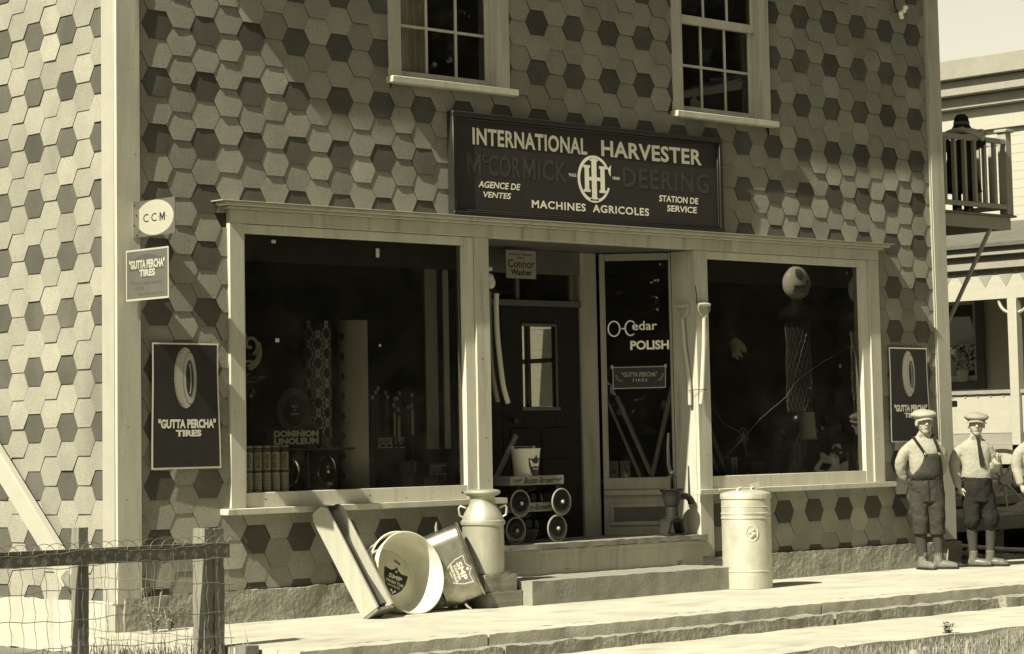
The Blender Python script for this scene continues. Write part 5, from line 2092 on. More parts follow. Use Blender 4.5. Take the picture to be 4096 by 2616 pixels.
def person(label, loc, p):
    root = thing("person", label, "person", loc, FACE_RZ)
    hx, hy, hz = p["head"]                     # centre of the skull
    yaw = p.get("yaw", 0.0)
    H = Matrix.Translation((hx, hy, hz)) @ Matrix.Rotation(yaw, 4, 'Z') @ Matrix.Rotation(p.get("pitch", 0.0), 4, 'X')
    sc_ = p.get("hs", 1.0)
    hp = lambda x, y, z: H @ Vector((x * sc_, y * sc_, z * sc_))
    body = MB()
    # head
    hm = MB()
    hm.ball((0, .012, .010), (.071, .086, .088), 18, 12)
    hm.ball((0, -.020, -.040), (.057, .062, .062), 16, 10)
    hm.ball((0, -.042, -.082), (.036, .034, .030), 12, 8)
    hm.ball((.036, -.045, -.030), (.024, .024, .024), 10, 8)
    hm.ball((-.036, -.045, -.030), (.024, .024, .024), 10, 8)
    hm.tube([(0, -.074, .016), (0, -.088, -.010), (0, -.096, -.024), (0, -.080, -.033)], [.008, .011, .014, .009], 8)
    hm.ball((.013, -.080, -.028), .009, 8, 6)
    hm.ball((-.013, -.080, -.028), .009, 8, 6)
    hm.ball((0, -.073, -.054), (.021, .012, .008), 10, 6)
    hm.ball((0, -.071, -.063), (.019, .012, .008), 10, 6)
    hm.ball((0, -.070, .028), (.050, .016, .010), 12, 6)
    for s in (-1, 1):
        hm.ball((.073 * s, .008, -.016), (.010, .020, .030), 8, 8)
    hm.xform(H @ Matrix.Scale(sc_, 4))
    body.add(hm.v, hm.f)
    nk = p["neck"]
    limb(body, [hp(0, .02, -.03), Vector(nk) + Vector((0, .01, .05)), Vector(nk) + Vector((0, .015, -.05))], [.050, .046, .062])
    body.loft([(x, y, z, a * .9, b_ * .9) for x, y, z, a, b_ in p["torso"]], 18)
    for arm in p["arms"]:
        limb(body, arm["pts"], [r * .72 for r in arm["r"]])
        hand(body, arm["pts"][-1], arm["hd"], arm["hn"], arm["hs"], .92, arm.get("curl", .45))
    for leg in p["legs"]:
        limb(body, leg["pts"], [r * .48 for r in leg["r"]])
    build("body", body, SKIN, root, local=True, remesh=.0055, smooth_it=2)
    # facial features
    for s in (-1, 1):
        mb = MB()
        mb.ball((.029 * s, -.068, .004), (.0085, .006, .0042), 10, 6)
        mb.xform(H @ Matrix.Scale(sc_, 4))
        build("eye", mb, SKIN_S, root, local=True)
    mb = MB()
    mb.tube([(-.020, -.079, -.058), (0, -.0845, -.0575), (.020, -.079, -.058)], [.002, .0032, .002], 6)
    mb.xform(H @ Matrix.Scale(sc_, 4))
    build("mouth", mb, SKIN_S, root, local=True)
    mb = MB()
    mb.ball((0, .024, .020), (.0755, .082, .086), 18, 12)
    mb.ball((0, .055, -.030), (.060, .048, .050), 14, 8)
    mb.xform(H @ Matrix.Scale(sc_, 4))
    build("hair", mb, HAIR, root, local=True)
    # cap
    if p.get("cap"):
        cp = MB()
        cp.ball((0, .008, .066), (.117, .122, .043), 22, 10)
        cp.ball((.006, -.046, .058), (.104, .082, .034), 20, 8)
        cp.ball((0, .0, .050), (.105, .115, .030), 20, 8)
        cp.ball((0, .05, .070), (.095, .08, .045), 20, 8)
        cp.lathe([(0, .02), (.078, .02), (.084, .035), (.088, .06), (0, .065)], (0, .010, .0), 24, sx=1.0, sy=1.12)
        cp.xform(H @ Matrix.Scale(sc_, 4) @ Matrix.Rotation(R(p.get("ctilt", 4)), 4, 'Y'))
        cap = build("cap", cp, p["cap"], root, local=True, remesh=.006, smooth_it=3)
        vb = MB()
        n_ = 16
        vs_ = []
        for rr, dz in ((.072, .046), (.098, .041), (.112, .033), (.117, .027)):
            for i in range(n_ + 1):
                t = R(205 + 130 * i / n_)
                q = rr + (0.0 if rr < .08 else -.018 * abs(math.cos(t)) ** 2)
                vs_.append((q * math.cos(t) * 1.02, .004 + q * math.sin(t) * 1.06, dz - .020 * abs(math.cos(t)) ** 1.5))
        m = n_ + 1
        fs_ = [(r * m + i, r * m + i + 1, (r + 1) * m + i + 1, (r + 1) * m + i) for r in range(3) for i in range(n_)]
        k = len(vs_)
        vs2 = vs_ + [(x, y, z - .008) for x, y, z in vs_]
        fs2 = [f[::-1] for f in fs_] + [tuple(i + k for i in f) for f in fs_]
        fs2 += [(3 * m + i, 3 * m + i + 1, k + 3 * m + i + 1, k + 3 * m + i) for i in range(n_)]
        vb.add(vs2, fs2)
        vb.xform(H @ Matrix.Scale(sc_, 4) @ Matrix.Rotation(R(p.get("ctilt", 4)), 4, 'Y'))
        build("visor", vb, p["cap"], cap, local=True)
    # shirt with sleeves
    sh = MB()
    sh.loft(p["torso"], 22)
    for arm in p["arms"]:
        a, b_ = arm["pts"][-2], arm["pts"][-1]
        cuff = Vector(a).lerp(Vector(b_), .90)
        limb(sh, arm["pts"][:-1] + [cuff], arm["r"], 14)
        c2 = Vector(a).lerp(Vector(b_), .78)
        sh.tube([c2, cuff], [arm["r"][-1] * 1.0, arm["r"][-1] * .98], 14)
    sh.tube([Vector(nk) + Vector((0, .008, -.035)), Vector(nk) + Vector((0, .004, .022))], [.068, .057], 16)
    shirt = build("shirt", sh, p["shirt_m"], root, local=True, remesh=.007, smooth_it=3)
    folds(shirt, .018)
    for s in (-1, 1):
        mb = MB()
        q = Vector(nk) + Vector((0, -.055, .018))
        mb.obox(q + Vector((.026 * s, -.004, -.020)), (.022, 0, -.012 * s), (0, .004, 0), (.010 * s, -.004, .016))
        build("collar", mb, p["shirt_m"], shirt, local=True, bevel=.003)
    # trousers, stockings, boots
    tr_ = MB()
    tr_.loft(p["hips"], 22)
    for leg in p["legs"]:
        limb(tr_, leg["trouser"], leg["tr"], 16)
    folds(build("trousers", tr_, p["trouser_m"], root, local=True, remesh=.008, smooth_it=3), .026)
    for leg in p["legs"]:
        mb = MB()
        limb(mb, leg["sock"], leg["sr"], 14)
        build("stocking", mb, SOCK, root, local=True)
        an = Vector(leg["sock"][-1])
        td = Vector(leg["toe"]).normalized()
        mb = MB()
        mb.tube([an + Vector((0, 0, .055)), an + Vector((0, 0, .02)), Vector((an.x, an.y, .055)) - td * .005], [.043, .041, .043], 14)
        heel = Vector((an.x, an.y, .042)) - td * .048
        mb.tube([heel, heel + td * .05, heel + td * .11 + Vector((0, 0, -.002)), heel + td * .165 + Vector((0, 0, -.010)), heel + td * .215 + Vector((0, 0, -.014))], [.034, .041, .040, .037, .022], 14)
        mb.v = [(x, y, max(z, .010)) for x, y, z in mb.v]
        bt = build("boot", mb, p.get("boot_m", BOOT), root, local=True, remesh=.006, smooth_it=2)
        so_ = MB()
        sd_ = td.cross(Z)
        prof = [(-.078, .0), (-.070, .030), (-.02, .033), (.05, .036), (.10, .040), (.15, .032), (.178, .010), (.178, -.010), (.15, -.032), (.10, -.040), (.05, -.036), (-.02, -.033), (-.070, -.030)]
        so_.prism(prof, Vector((an.x, an.y, .014)), td, Z.cross(td), .014)
        build("sole", so_, BLACK, bt, local=True)
        mb = MB()
        for i in range(4):
            q = Vector((an.x, an.y, .060 + .018 * (3 - i))) + td * (.045 + .012 * i * .8)
            mb.tube([q - sd_ * .018, q + Vector((0, 0, .006)), q + sd_ * .018], .003, 5)
        build("laces", mb, BLACK, bt, local=True)
    return root


# boy in overalls against the corner
P1 = dict(
    head=(-.006, -.035, 1.315), yaw=R(8), neck=(-.008, .0, 1.195), cap=CAP_L, ctilt=-3, shirt_m=SHIRT, trouser_m=DENIM,
    torso=[(.0, .0, .74, .128, .090), (.0, .0, .85, .132, .095), (-.005, .0, .96, .140, .098), (-.008, .0, 1.06, .150, .094), (-.010, .0, 1.115, .156, .084), (-.010, .0, 1.150, .130, .074), (-.010, .002, 1.178, .088, .062), (-.010, .004, 1.195, .062, .055)],
    arms=[dict(pts=[(-.118, .0, 1.105), (-.185, .02, 1.03), (-.222, .045, .925), (-.195, .085, .84), (-.150, .125, .775)], r=[.050, .054, .051, .046, .040], hd=(.5, .5, -.6), hn=(.3, .3, .8), hs=(.5, -.5, 0)),
          dict(pts=[(.104, .0, 1.105), (.150, .03, 1.03), (.160, .07, .93), (.135, .11, .85), (.10, .14, .79)], r=[.050, .053, .050, .046, .040], hd=(-.5, .5, -.6), hn=(-.3, .3, .8), hs=(-.5, -.5, 0))],
    hips=[(.0, .0, .60, .145, .100), (.0, .0, .70, .156, .110), (.0, .0, .78, .152, .108), (.002, .0, .85, .142, .104)],
    legs=[dict(pts=[(-.070, .0, .66), (-.065, -.012, .42), (-.058, .0, .10)], r=[.060, .048, .036], trouser=[(-.070, .0, .68), (-.072, -.012, .52), (-.066, -.012, .40), (-.066, -.006, .318)], tr=[.086, .082, .077, .074],
               sock=[(-.064, -.004, .36), (-.060, .006, .24), (-.050, .006, .10)], sr=[.054, .051, .038], toe=(.46, -.85, 0)),
          dict(pts=[(.074, .0, .66), (.084, -.012, .42), (.090, .0, .10)], r=[.060, .048, .036], trouser=[(.074, .0, .68), (.082, -.012, .52), (.086, -.012, .40), (.086, -.006, .312)], tr=[.086, .080, .074, .070],
               sock=[(.086, -.004, .36), (.090, .006, .24), (.090, .006, .10)], sr=[.053, .050, .038], toe=(.97, -.25, 0))])
b1 = person("boy in bib overalls and pale flat cap leaning by the corner board", (8.745, -.305, 0), P1)
b1.scale = (1.03, 1.03, 1.03)
# bib and braces over the shirt
mb = MB()
vs_, fs_ = [], []
rowsz = [(.80, -.145, .150), (.86, -.115, .150), (.90, -.075, .146), (.95, -.045, .138), (1.0, -.030, .128), (1.03, -.025, .122)]
n_ = 10
def tors(x, z):
    a = .150
    b_ = .108
    return -b_ * math.sqrt(max(0.02, 1 - min(.98, ((x + .003) / a) ** 2))) - .004
for z, xa, xb in rowsz:
    for i in range(n_ + 1):
        x = xa + (xb - xa) * i / n_
        vs_.append((x, tors(x, z), z))
for r in range(len(rowsz) - 1):
    for i in range(n_):
        a = r * (n_ + 1) + i
        fs_.append((a, a + 1, a + n_ + 2, a + n_ + 1))
mb.add(vs_, fs_)
o = build("bib", mb, DENIM, b1, local=True)
sm_ = o.modifiers.new("thick", 'SOLIDIFY')
sm_.thickness = .008
for pts in ([(-.018, -.118, 1.025), (-.050, -.112, 1.08), (-.085, -.098, 1.135), (-.104, -.06, 1.172), (-.108, .0, 1.182), (-.09, .07, 1.15)],
            [(.112, -.098, 1.025), (.098, -.104, 1.08), (.078, -.094, 1.14), (.070, -.05, 1.182), (.066, .0, 1.190), (.06, .07, 1.15)]):
    mb = MB()
    q = smooth_path(pts, 4)
    for i in range(len(q) - 1):
        mb.beam(q[i], q[i + 1] + (q[i + 1] - q[i]) * .1, .024, .007, (0, -.6, .8))
    build("brace", mb, CLOTH_D, b1, local=True)
    mb = MB()
    mb.ball((pts[0][0], pts[0][1] - .006, pts[0][2] + .004), (.012, .005, .012), 10, 6)
    build("buckle", mb, CHROME, b1, local=True)
mb = MB()
mb.beam((-.150, -.045, .765), (-.02, -.113, .735), .010, .006, (0, -1, .2))
mb.beam((.002, -.117, .80), (.004, -.112, .62), .006, .006, (0, -1, .2))
build("pocket_seam", mb, CLOTH_D, b1, local=True)

# boy with tie
P2 = dict(
    head=(.012, -.03, 1.325), yaw=R(-6), neck=(.006, .0, 1.200), cap=CAP_M, ctilt=3, shirt_m=SHIRT, trouser_m=WOOLB,
    torso=[(.005, .0, .80, .130, .092), (.005, -.004, .855, .140, .102), (.0, -.004, .93, .132, .098), (-.005, .0, 1.05, .146, .096), (-.008, .0, 1.115, .155, .086), (-.004, .0, 1.150, .130, .074), (.0, .002, 1.178, .088, .062), (.002, .004, 1.195, .062, .055)],
    arms=[dict(pts=[(-.118, .0, 1.105), (-.175, .012, 1.03), (-.200, .015, .930), (-.190, .0, .84), (-.165, -.02, .745)], r=[.050, .056, .054, .048, .040], hd=(.30, -.10, -.95), hn=(.8, .3, .2), hs=(.5, -.85, -.1), curl=.32),
          dict(pts=[(.108, .0, 1.105), (.150, .02, 1.03), (.165, .03, .925), (.180, -.06, .945), (.186, -.125, .985)], r=[.050, .055, .053, .046, .040], hd=(.15, -.55, .75), hn=(-.3, -.75, -.2), hs=(-.8, .1, .3), curl=.95)],
    hips=[(.0, .0, .60, .138, .105), (.0, .0, .70, .148, .112), (.0, .0, .78, .142, .105), (.0, .0, .845, .132, .097)],
    legs=[dict(pts=[(-.062, .0, .66), (-.060, -.015, .42), (-.052, .0, .10)], r=[.060, .046, .034], trouser=[(-.062, .0, .70), (-.058, -.012, .56), (-.052, -.015, .46), (-.058, -.01, .405), (-.054, .0, .36)], tr=[.082, .082, .082, .078, .052],
               sock=[(-.056, -.004, .42), (-.056, .012, .28), (-.052, .006, .095)], sr=[.052, .050, .036], toe=(.93, -.36, 0)),
          dict(pts=[(.078, .01, .66), (.108, -.005, .42), (.115, .02, .10)], r=[.060, .046, .034], trouser=[(.078, .01, .70), (.100, .0, .56), (.118, -.005, .46), (.124, .0, .40), (.122, .01, .35)], tr=[.080, .080, .078, .072, .050],
               sock=[(.122, .006, .42), (.118, .026, .28), (.108, .026, .095)], sr=[.050, .048, .036], toe=(.95, -.30, 0))],
    boot_m=mat("polished_boot", .11, .35, var=.3, scale=(15, 15, 15), bump=.3, bscale=40))
b2 = person("boy in white shirt, dark necktie and knee breeches with one hand raised", (9.302, -.468, 0), P2)
mb = MB()
mb.obox((.012, -.080, 1.185), (.012, 0, 0), (0, .008, 0), (0, 0, .014))
q = [(.012, -.088, 1.175), (.022, -.106, 1.10), (.034, -.112, 1.00), (.045, -.114, .93)]
wd = [.010, .016, .021, .024]
for i in range(3):
    a, b_ = Vector(q[i]), Vector(q[i + 1])
    mb.add([a + X * -wd[i], a + X * wd[i], b_ + X * wd[i + 1], b_ - X * wd[i + 1]] + [p_ + Vector((0, .006, 0)) for p_ in (a + X * -wd[i], a + X * wd[i], b_ + X * wd[i + 1], b_ - X * wd[i + 1])],
           [(0, 3, 2, 1), (0, 1, 5, 4), (1, 2, 6, 5), (2, 3, 7, 6), (3, 0, 4, 7)])
build("necktie", mb, CLOTH_D, b2, local=True)

# third boy, mostly out of the frame
P3_ = dict(P2)
P3_["arms"] = [P2["arms"][0], None]
P3_["arms"][1] = dict(pts=[(.108, .0, 1.105), (.165, .012, 1.03), (.185, .015, .930), (.175, -.02, .84), (.15, -.05, .745)], r=[.050, .054, .051, .046, .040], hd=(-.3, -.1, -.95), hn=(-.8, .3, .2), hs=(-.5, -.85, -.1), curl=.32)
b3 = person("third boy in pale shirt cut off by the right picture edge", (9.72, -.875, 0), P3_)

# ================================================================== BALCONY
bl = thing("balcony", "grey wooden balcony with square balusters on the store's far side wall", "balcony", (10.7, .85, 3.4))
mb = MB()
mb.box(9.56, 12.0, .835, 1.84, 3.500, 3.522)
build("floor", mb, WOOD_G, bl, bevel=.003)
mb = MB()
mb.box(9.56, 11.92, .86, .90, 3.368, 3.498)
mb.box(11.88, 11.92, .905, 1.80, 3.368, 3.498)
mb.box(9.56, 11.875, 1.76, 1.80, 3.368, 3.498)
build("fascia", mb, mat("balcony_grey", .30, .7, var=.1), bl, bevel=.003)
mb = MB()
mb.box(9.56, 11.87, .91, 1.75, 3.47, 3.498)
build("underside", mb, WOOD_G, bl)
BG = MATS["balcony_grey"]
mb = MB()
mb.box(9.56, 11.85, .845, .905, 4.275, 4.325)
mb.box(11.885, 11.935, .96, 1.76, 4.275, 4.325)
build("rail", mb, BG, bl, bevel=.004)
mb = MB()
mb.box(9.56, 11.85, .850, .900, 3.585, 3.635)
mb.box(11.885, 11.93, .96, 1.76, 3.585, 3.635)
build("rail", mb, BG, bl, bevel=.004)
mb = MB()
mb.box(11.855, 11.96, .845, .95, 3.524, 4.40)
po_ = build("post", mb, BG, bl, bevel=.004)
mb = MB()
mb.box(11.83, 11.985, .82, .975, 4.401, 4.435)
build("cap", mb, BG, po_, bevel=.006)
mb = MB()
mb.box(11.87, 11.96, 1.77, 1.86, 3.524, 4.40)
build("post", mb, BG, bl, bevel=.004)
x = 10.60
while x < 11.80:
    mb = MB()
    mb.box(x, x + .042, .855, .895, 3.636, 4.274)
    build("baluster", mb, BG, bl, bevel=.002)
    x += .176
y = 1.06
while y < 1.74:
    mb = MB()
    mb.box(11.89, 11.925, y, y + .042, 3.636, 4.274)
    build("baluster", mb, BG, bl, bevel=.002)
    y += .16
mb = MB()
mb.tube([(11.57, .88, 3.367), (10.72, .88, 2.30), (9.585, .88, .88)], .022, 8)
build("strut", mb, BG, bl)

# child in a cloche hat leaning on the balcony rail
root = thing("person", "child in dark coat and banded bucket hat resting chin on the balcony rail", "person", (11.375, 1.075, 3.53), FACE_RZ)
LP = lambda x, y, z: (x, y, z)
body = MB()
body.ball((.0, -.10, .895), (.066, .078, .085), 16, 10)
body.ball((.0, -.135, .855), (.048, .05, .05), 12, 8)
body.tube([(0, -.165, .900), (0, -.187, .880), (0, -.170, .873)], [.008, .013, .008], 8)
limb(body, [(0, -.08, .86), (0, -.04, .79), (0, .0, .70)], [.042, .045, .06])
limb(body, [(.13, -.02, .72), (.20, -.16, .79), (.08, -.235, .840), (.01, -.20, .84)], [.045, .040, .034, .026])
limb(body, [(-.13, -.02, .72), (-.20, -.16, .79), (-.08, -.235, .845), (.12, -.235, .838)], [.045, .040, .034, .026])
hand(body, (.03, -.215, .840), (-.7, .2, .35), (0, -.6, -.6), (0, -.5, .8), .8, .5)
hand(body, (.14, -.235, .838), (.95, -.05, .0), (0, 0, -1), (0, -1, .1), .85, .5)
body.loft([(0, .0, .30, .13, .10), (0, .0, .55, .12, .10), (0, -.02, .70, .13, .09), (0, -.03, .76, .08, .06)], 16)
for s in (-1, 1):
    limb(body, [(.06 * s, .0, .40), (.06 * s, .0, .2), (.06 * s, .0, .03)], [.05, .045, .035])
    limb(body, [(.06 * s, .02, .03), (.06 * s, -.10, .025)], [.03, .028])
build("body", body, SKIN, root, local=True, remesh=.006, smooth_it=2)
mb = MB()
mb.loft([(0, .0, .22, .21, .16), (0, .0, .40, .175, .14), (0, .0, .58, .150, .12), (0, -.02, .70, .155, .105), (0, -.04, .77, .09, .07)], 20)
limb(mb, [(.13, -.02, .71), (.205, -.15, .745)], [.062, .052])
limb(mb, [(-.13, -.02, .71), (-.205, -.15, .745)], [.062, .052])
mb.loft([(.06, .0, .0, .05, .09), (.06, .0, .28, .05, .05)], 12)
mb.loft([(-.06, .0, .0, .05, .09), (-.06, .0, .28, .05, .05)], 12)
build("coat", mb, CLOTH_D, root, local=True, remesh=.009, smooth_it=2)
mb = MB()
mb.lathe([(.0, 1.040), (.04, 1.035), (.070, 1.005), (.080, .96), (.083, .92), (.100, .895), (.108, .870), (.104, .868), (.092, .888), (.075, .915), (0, .93)], (0, -.100, 0), 28)
ht = build("hat", mb, CLOTH_D, root, local=True)
mb = MB()
mb.lathe([(.0835, .918), (.0855, .921), (.0845, .950), (.0815, .953)], (0, -.100, 0), 28)
build("hat_band", mb, POST_M, ht, local=True)
for s in (-1, 1):
    mb = MB()
    mb.ball((.026 * s, -.172, .897), (.012, .008, .007), 8, 6)
    build("eye", mb, SKIN_S, root, local=True)

# ================================================================== NEIGHBOUR HOUSE
nh = thing("neighbour_house", "white clapboard house with bracketed veranda beyond the store's right corner", "house", (17.5, 4, -.2))
mb = MB()
vs_, fs_ = [], []
z = -.2
k = 0
while z < 5.75:
    o_ = len(vs_)
    y0, y1 = 1.2, 14.0
    vs_ += [(16.997, y0, z), (16.997, y1, z), (17.0, y1, z + .115), (17.0, y0, z + .115), (17.0, y0, z), (17.0, y1, z)]
    fs_ += [(o_, o_ + 3, o_ + 2, o_ + 1), (o_, o_ + 1, o_ + 5, o_ + 4)]
    z += .115
mb.add(vs_, fs_)
mb.box(17.001, 25, 1.2, 14, -.4, 5.9)
build("wall", mb, HOUSE_W, nh, smooth=False)
mb = MB()
mb.box(16.55, 26, 0.8, 14.4, 5.86, 6.12)
build("cornice", mb, HOUSE_T, nh, bevel=.01)
mb = MB()
mb.box(16.66, 17.0, 0.9, 14.3, 5.66, 5.858)
mb.box(16.80, 16.98, 1.0, 14.2, 5.50, 5.658)
build("cornice_moulding", mb, HOUSE_T, nh, bevel=.01)
mb = MB()
mb.box(16.93, 16.982, 1.1, 14.1, 5.20, 5.498)
build("frieze", mb, HOUSE_W, nh, bevel=.004)
mb = MB()
mb.prism([(16.4, 6.12), (26, 6.12), (21.2, 7.3)], (0, 0.7, 0), X, Z, -13.8)
build("roof", mb, ROOF, nh, smooth=False)
mb = MB()
mb.add([(15.10, 1.0, 3.545), (15.10, 13, 3.545), (16.98, 13, 3.98), (16.98, 1.0, 3.98), (15.10, 1.0, 3.50), (15.10, 13, 3.50), (16.98, 13, 3.90), (16.98, 1.0, 3.90)],
       [(0, 3, 2, 1), (4, 5, 6, 7), (0, 1, 5, 4), (1, 2, 6, 5), (3, 0, 4, 7)])
vr = build("veranda_roof", mb, ROOF, nh, smooth=False)
mb = MB()
mb.box(15.16, 15.30, 1.0, 13, 3.40, 3.498)
mb.box(15.24, 15.34, 1.0, 13, 3.24, 3.398)
build("fascia", mb, HOUSE_T, vr, bevel=.006)
mb = MB()
mb.box(15.32, 15.36, 1.0, 13, 2.87, 3.238)
build("frieze", mb, HOUSE_W, vr, bevel=.004)
mb = MB()
y = 1.05
while y < 12.8:
    mb.prism([(-y, 3.238), (-(y + .30), 3.238), (-(y + .15), 3.02)][::-1], (15.315, 0, 0), -Y, Z, .012)
    y += .305
build("zigzag_trim", mb, HOUSE_T, vr, smooth=False)
for y in (1.15, 3.255, 6.0, 8.8):
    mb = MB()
    mb.box(15.30, 15.42, y - .065, y + .065, 1.02, 2.869)
    p_ = build("post", mb, HOUSE_W, nh, bevel=.006)
    for s in (-1, 1):
        mb = MB()
        mb.tube([(15.36, y + s * (.05 + .17 * math.sin(t)), 2.70 + .17 * (1 - math.cos(t))) for t in [math.pi / 2 * i / 10 for i in range(11)]], .020, 6)
        build("bracket", mb, HOUSE_W, p_)
mb = MB()
mb.box(15.30, 16.99, 1.0, 13, 1.02, 1.10)
build("veranda_floor", mb, HOUSE_T, nh, bevel=.004)
mb = MB()
mb.box(15.34, 15.38, 3.33, 13, 1.24, 1.70)
mb.box(15.34, 15.38, 1.2, 3.18, 1.24, 1.70)
build("balustrade", mb, HOUSE_W, nh, bevel=.003)
mb = MB()
mb.box(15.31, 15.41, 3.325, 13, 1.72, 1.765)
mb.box(15.31, 15.41, 1.2, 3.18, 1.72, 1.765)
mb.box(15.335, 15.385, 3.33, 13, 1.11, 1.235)
y = 3.4
while y < 12.9:
    mb.prism([(-y, 1.72), (-(y + .09), 1.72), (-(y + .045), 1.67)][::-1], (15.333, 0, 0), -Y, Z, .006)
    y += .19
build("balustrade_rail", mb, HOUSE_T, nh, smooth=False)
mb = MB()
mb.box(15.32, 15.36, 1.0, 13, .86, 1.015)
build("beam", mb, mat("veranda_beam", .36, .8, var=.15), nh, bevel=.004)
mb = MB()
y = 1.0
rnd = random.Random(2)
while y < 13:
    w = rnd.uniform(.12, .16)
    mb.box(15.37, 15.39, y, y + w - rnd.uniform(.004, .018), -.3, .858)
    y += w
build("skirting", mb, mat("skirting_dark", .035, .9, var=.3), nh, smooth=False)
# windows of the house
def hwin(y0, y1, z0, z1, depth=16.96):
    mb = MB()
    for q in ((y0 - .12, y0, z0 - .1, z1 + .12), (y1, y1 + .12, z0 - .1, z1 + .12), (y0, y1, z1, z1 + .12), (y0, y1, z0 - .1, z0)):
        mb.box(depth - .02, depth + .035, q[0], q[1], q[2], q[3])
    w = build("window", mb, HOUSE_D, nh, bevel=.003)
    mb = MB()
    zm = (z0 + z1) / 2
    for q in ((y0 + .001, y0 + .04, z0, z1), (y1 - .04, y1 - .001, z0, z1), (y0 + .041, y1 - .041, z0, z0 + .08), (y0 + .041, y1 - .041, z1 - .05, z1), (y0 + .041, y1 - .041, zm - .03, zm + .03)):
        mb.box(depth - .005, depth + .02, *q)
    ym = (y0 + y1) / 2
    mb.box(depth - .002, depth + .015, ym - .015, ym + .015, z0 + .081, zm - .031)
    build("sash", mb, HOUSE_W, w)
    mb = MB()
    mb.add([(depth + .012, y0, z0), (depth + .012, y1, z0), (depth + .012, y1, z1), (depth + .012, y0, z1)], [(0, 3, 2, 1)])
    build("pane", mb, GLASS_U, w, smooth=False)
    mb = MB()
    mb.add([(depth + .018, y0, z0), (depth + .018, y1, z0), (depth + .018, y1, z1), (depth + .018, y0, z1)], [(0, 3, 2, 1)])
    build("blind", mb, mat("house_blind", .20, .8, var=.15), w, smooth=False)
hwin(4.98, 6.05, 1.92, 2.98)
hwin(2.2, 3.1, 1.92, 2.98)
fp = thing("window_plant", "pale flowering plant in a pot in the neighbour's veranda window", "plant", (16.9, 5.15, 1.92))
mb = MB()
rnd = random.Random(6)
for k in range(70):
    a, r = rnd.uniform(0, 6.28), rnd.uniform(0, .17)
    p_ = Vector((16.90 + rnd.uniform(-.05, .03), 5.17 + r * math.cos(a), 2.26 + r * 1.1 * math.sin(a)))
    d1 = Vector((rnd.uniform(-1, 1), rnd.uniform(-1, 1), rnd.uniform(-1, 1))).normalized() * .03
    d2 = d1.cross(Vector((1, .3, .2))).normalized() * .022
    mb.add([p_ - d1, p_ + d2, p_ + d1, p_ - d2], [(0, 1, 2, 3)])
build("foliage", mb, mat("dusty_leaf", .30, .9, var=.3), fp, smooth=False)
mb = MB()
for k in range(6):
    mb.ball((16.86, 5.28 + rnd.uniform(-.03, .03), 2.34 + rnd.uniform(-.03, .03)), .022, 6, 5)
build("blossom", mb, FLOWER, fp)
mb = MB()
mb.lathe([(0, 1.925), (.06, 1.925), (.08, 2.07), (0, 2.07)], (16.90, 5.17, 0), 16)
build("pot", mb, mat("clay_pot", .34, .8), fp)

# things in the side lane
mb = MB()
for i in range(9):
    mb.box(9.75, 16.5, 1.35 + i * .19, 1.35 + i * .19 + .178, .345 + .004 * (i % 3), .395 + .004 * (i % 3))
pf = thing("plank_platform", "low platform of weathered planks beside the store with a dark gap below", "platform", (13, 2, -.05))
build("planks", mb, mat("platform_planks", .28, .9, var=.25, scale=(2, 20, 20), stain=.3), pf, bevel=.005)
mb = MB()
mb.box(9.70, 16.5, 1.30, 1.345, .22, .35)
mb.box(9.75, 16.5, 2.9, 3.0, -.1, .34)
for xx in (10.0, 12.2, 14.4, 16.3):
    mb.box(xx, xx + .14, 1.36, 3.0, .20, .343)
    mb.box(xx, xx + .14, 1.40, 1.54, -.12, .199)
build("joists", mb, WOOD_G, pf)
mb = MB()
mb.tube([(10.0, 1.05, .19), (11.3, .62, .055), (12.6, .25, -.02)], .022, 8)
tag(build("pale_pole", mb, HANDLE), "thin pale pole lying on the rubble before the dark platform", "pole")
def rocks(seed, n, fx, fy, fz, rr, label, name="rock", m_=ROCK):
    rnd = random.Random(seed)
    for i in range(n):
        x, y = fx(rnd), fy(rnd)
        r = rnd.uniform(*rr)
        mb = MB()
        mb.ball((x, y, fz + r * .45), (r * rnd.uniform(.9, 1.5), r * rnd.uniform(.8, 1.2), r * rnd.uniform(.6, .95)), 10, 7)
        mb.v = [tuple(Vector(p) + Vector((noise.noise(Vector(p) * 14), noise.noise(Vector(p) * 14 + Vector((5, 0, 0))), noise.noise(Vector(p) * 14 + Vector((0, 7, 0))))) * r * .45) for p in mb.v]
        tag(build(name, mb, m_), label, "rock", label)
rocks(1, 26, lambda r: r.uniform(11.2, 15.0), lambda r: r.uniform(2.6, 3.3), .40, (.10, .20), "pale fieldstone in the heap behind the plank platform")
rocks(2, 34, lambda r: r.uniform(9.7, 13.0), lambda r: r.uniform(.05, 1.2), -.06, (.03, .08), "small stone in the rubble between sidewalk and platform")
mb = MB()
mb.beam((10.5, 2.45, .47), (15.8, 2.35, .50), .10, .10)
tag(build("squared_timber", mb, mat("pale_timber", .3, .85, var=.2, scale=(2, 20, 20)), bevel=.006), "pale squared timber lying along the plank platform", "timber")
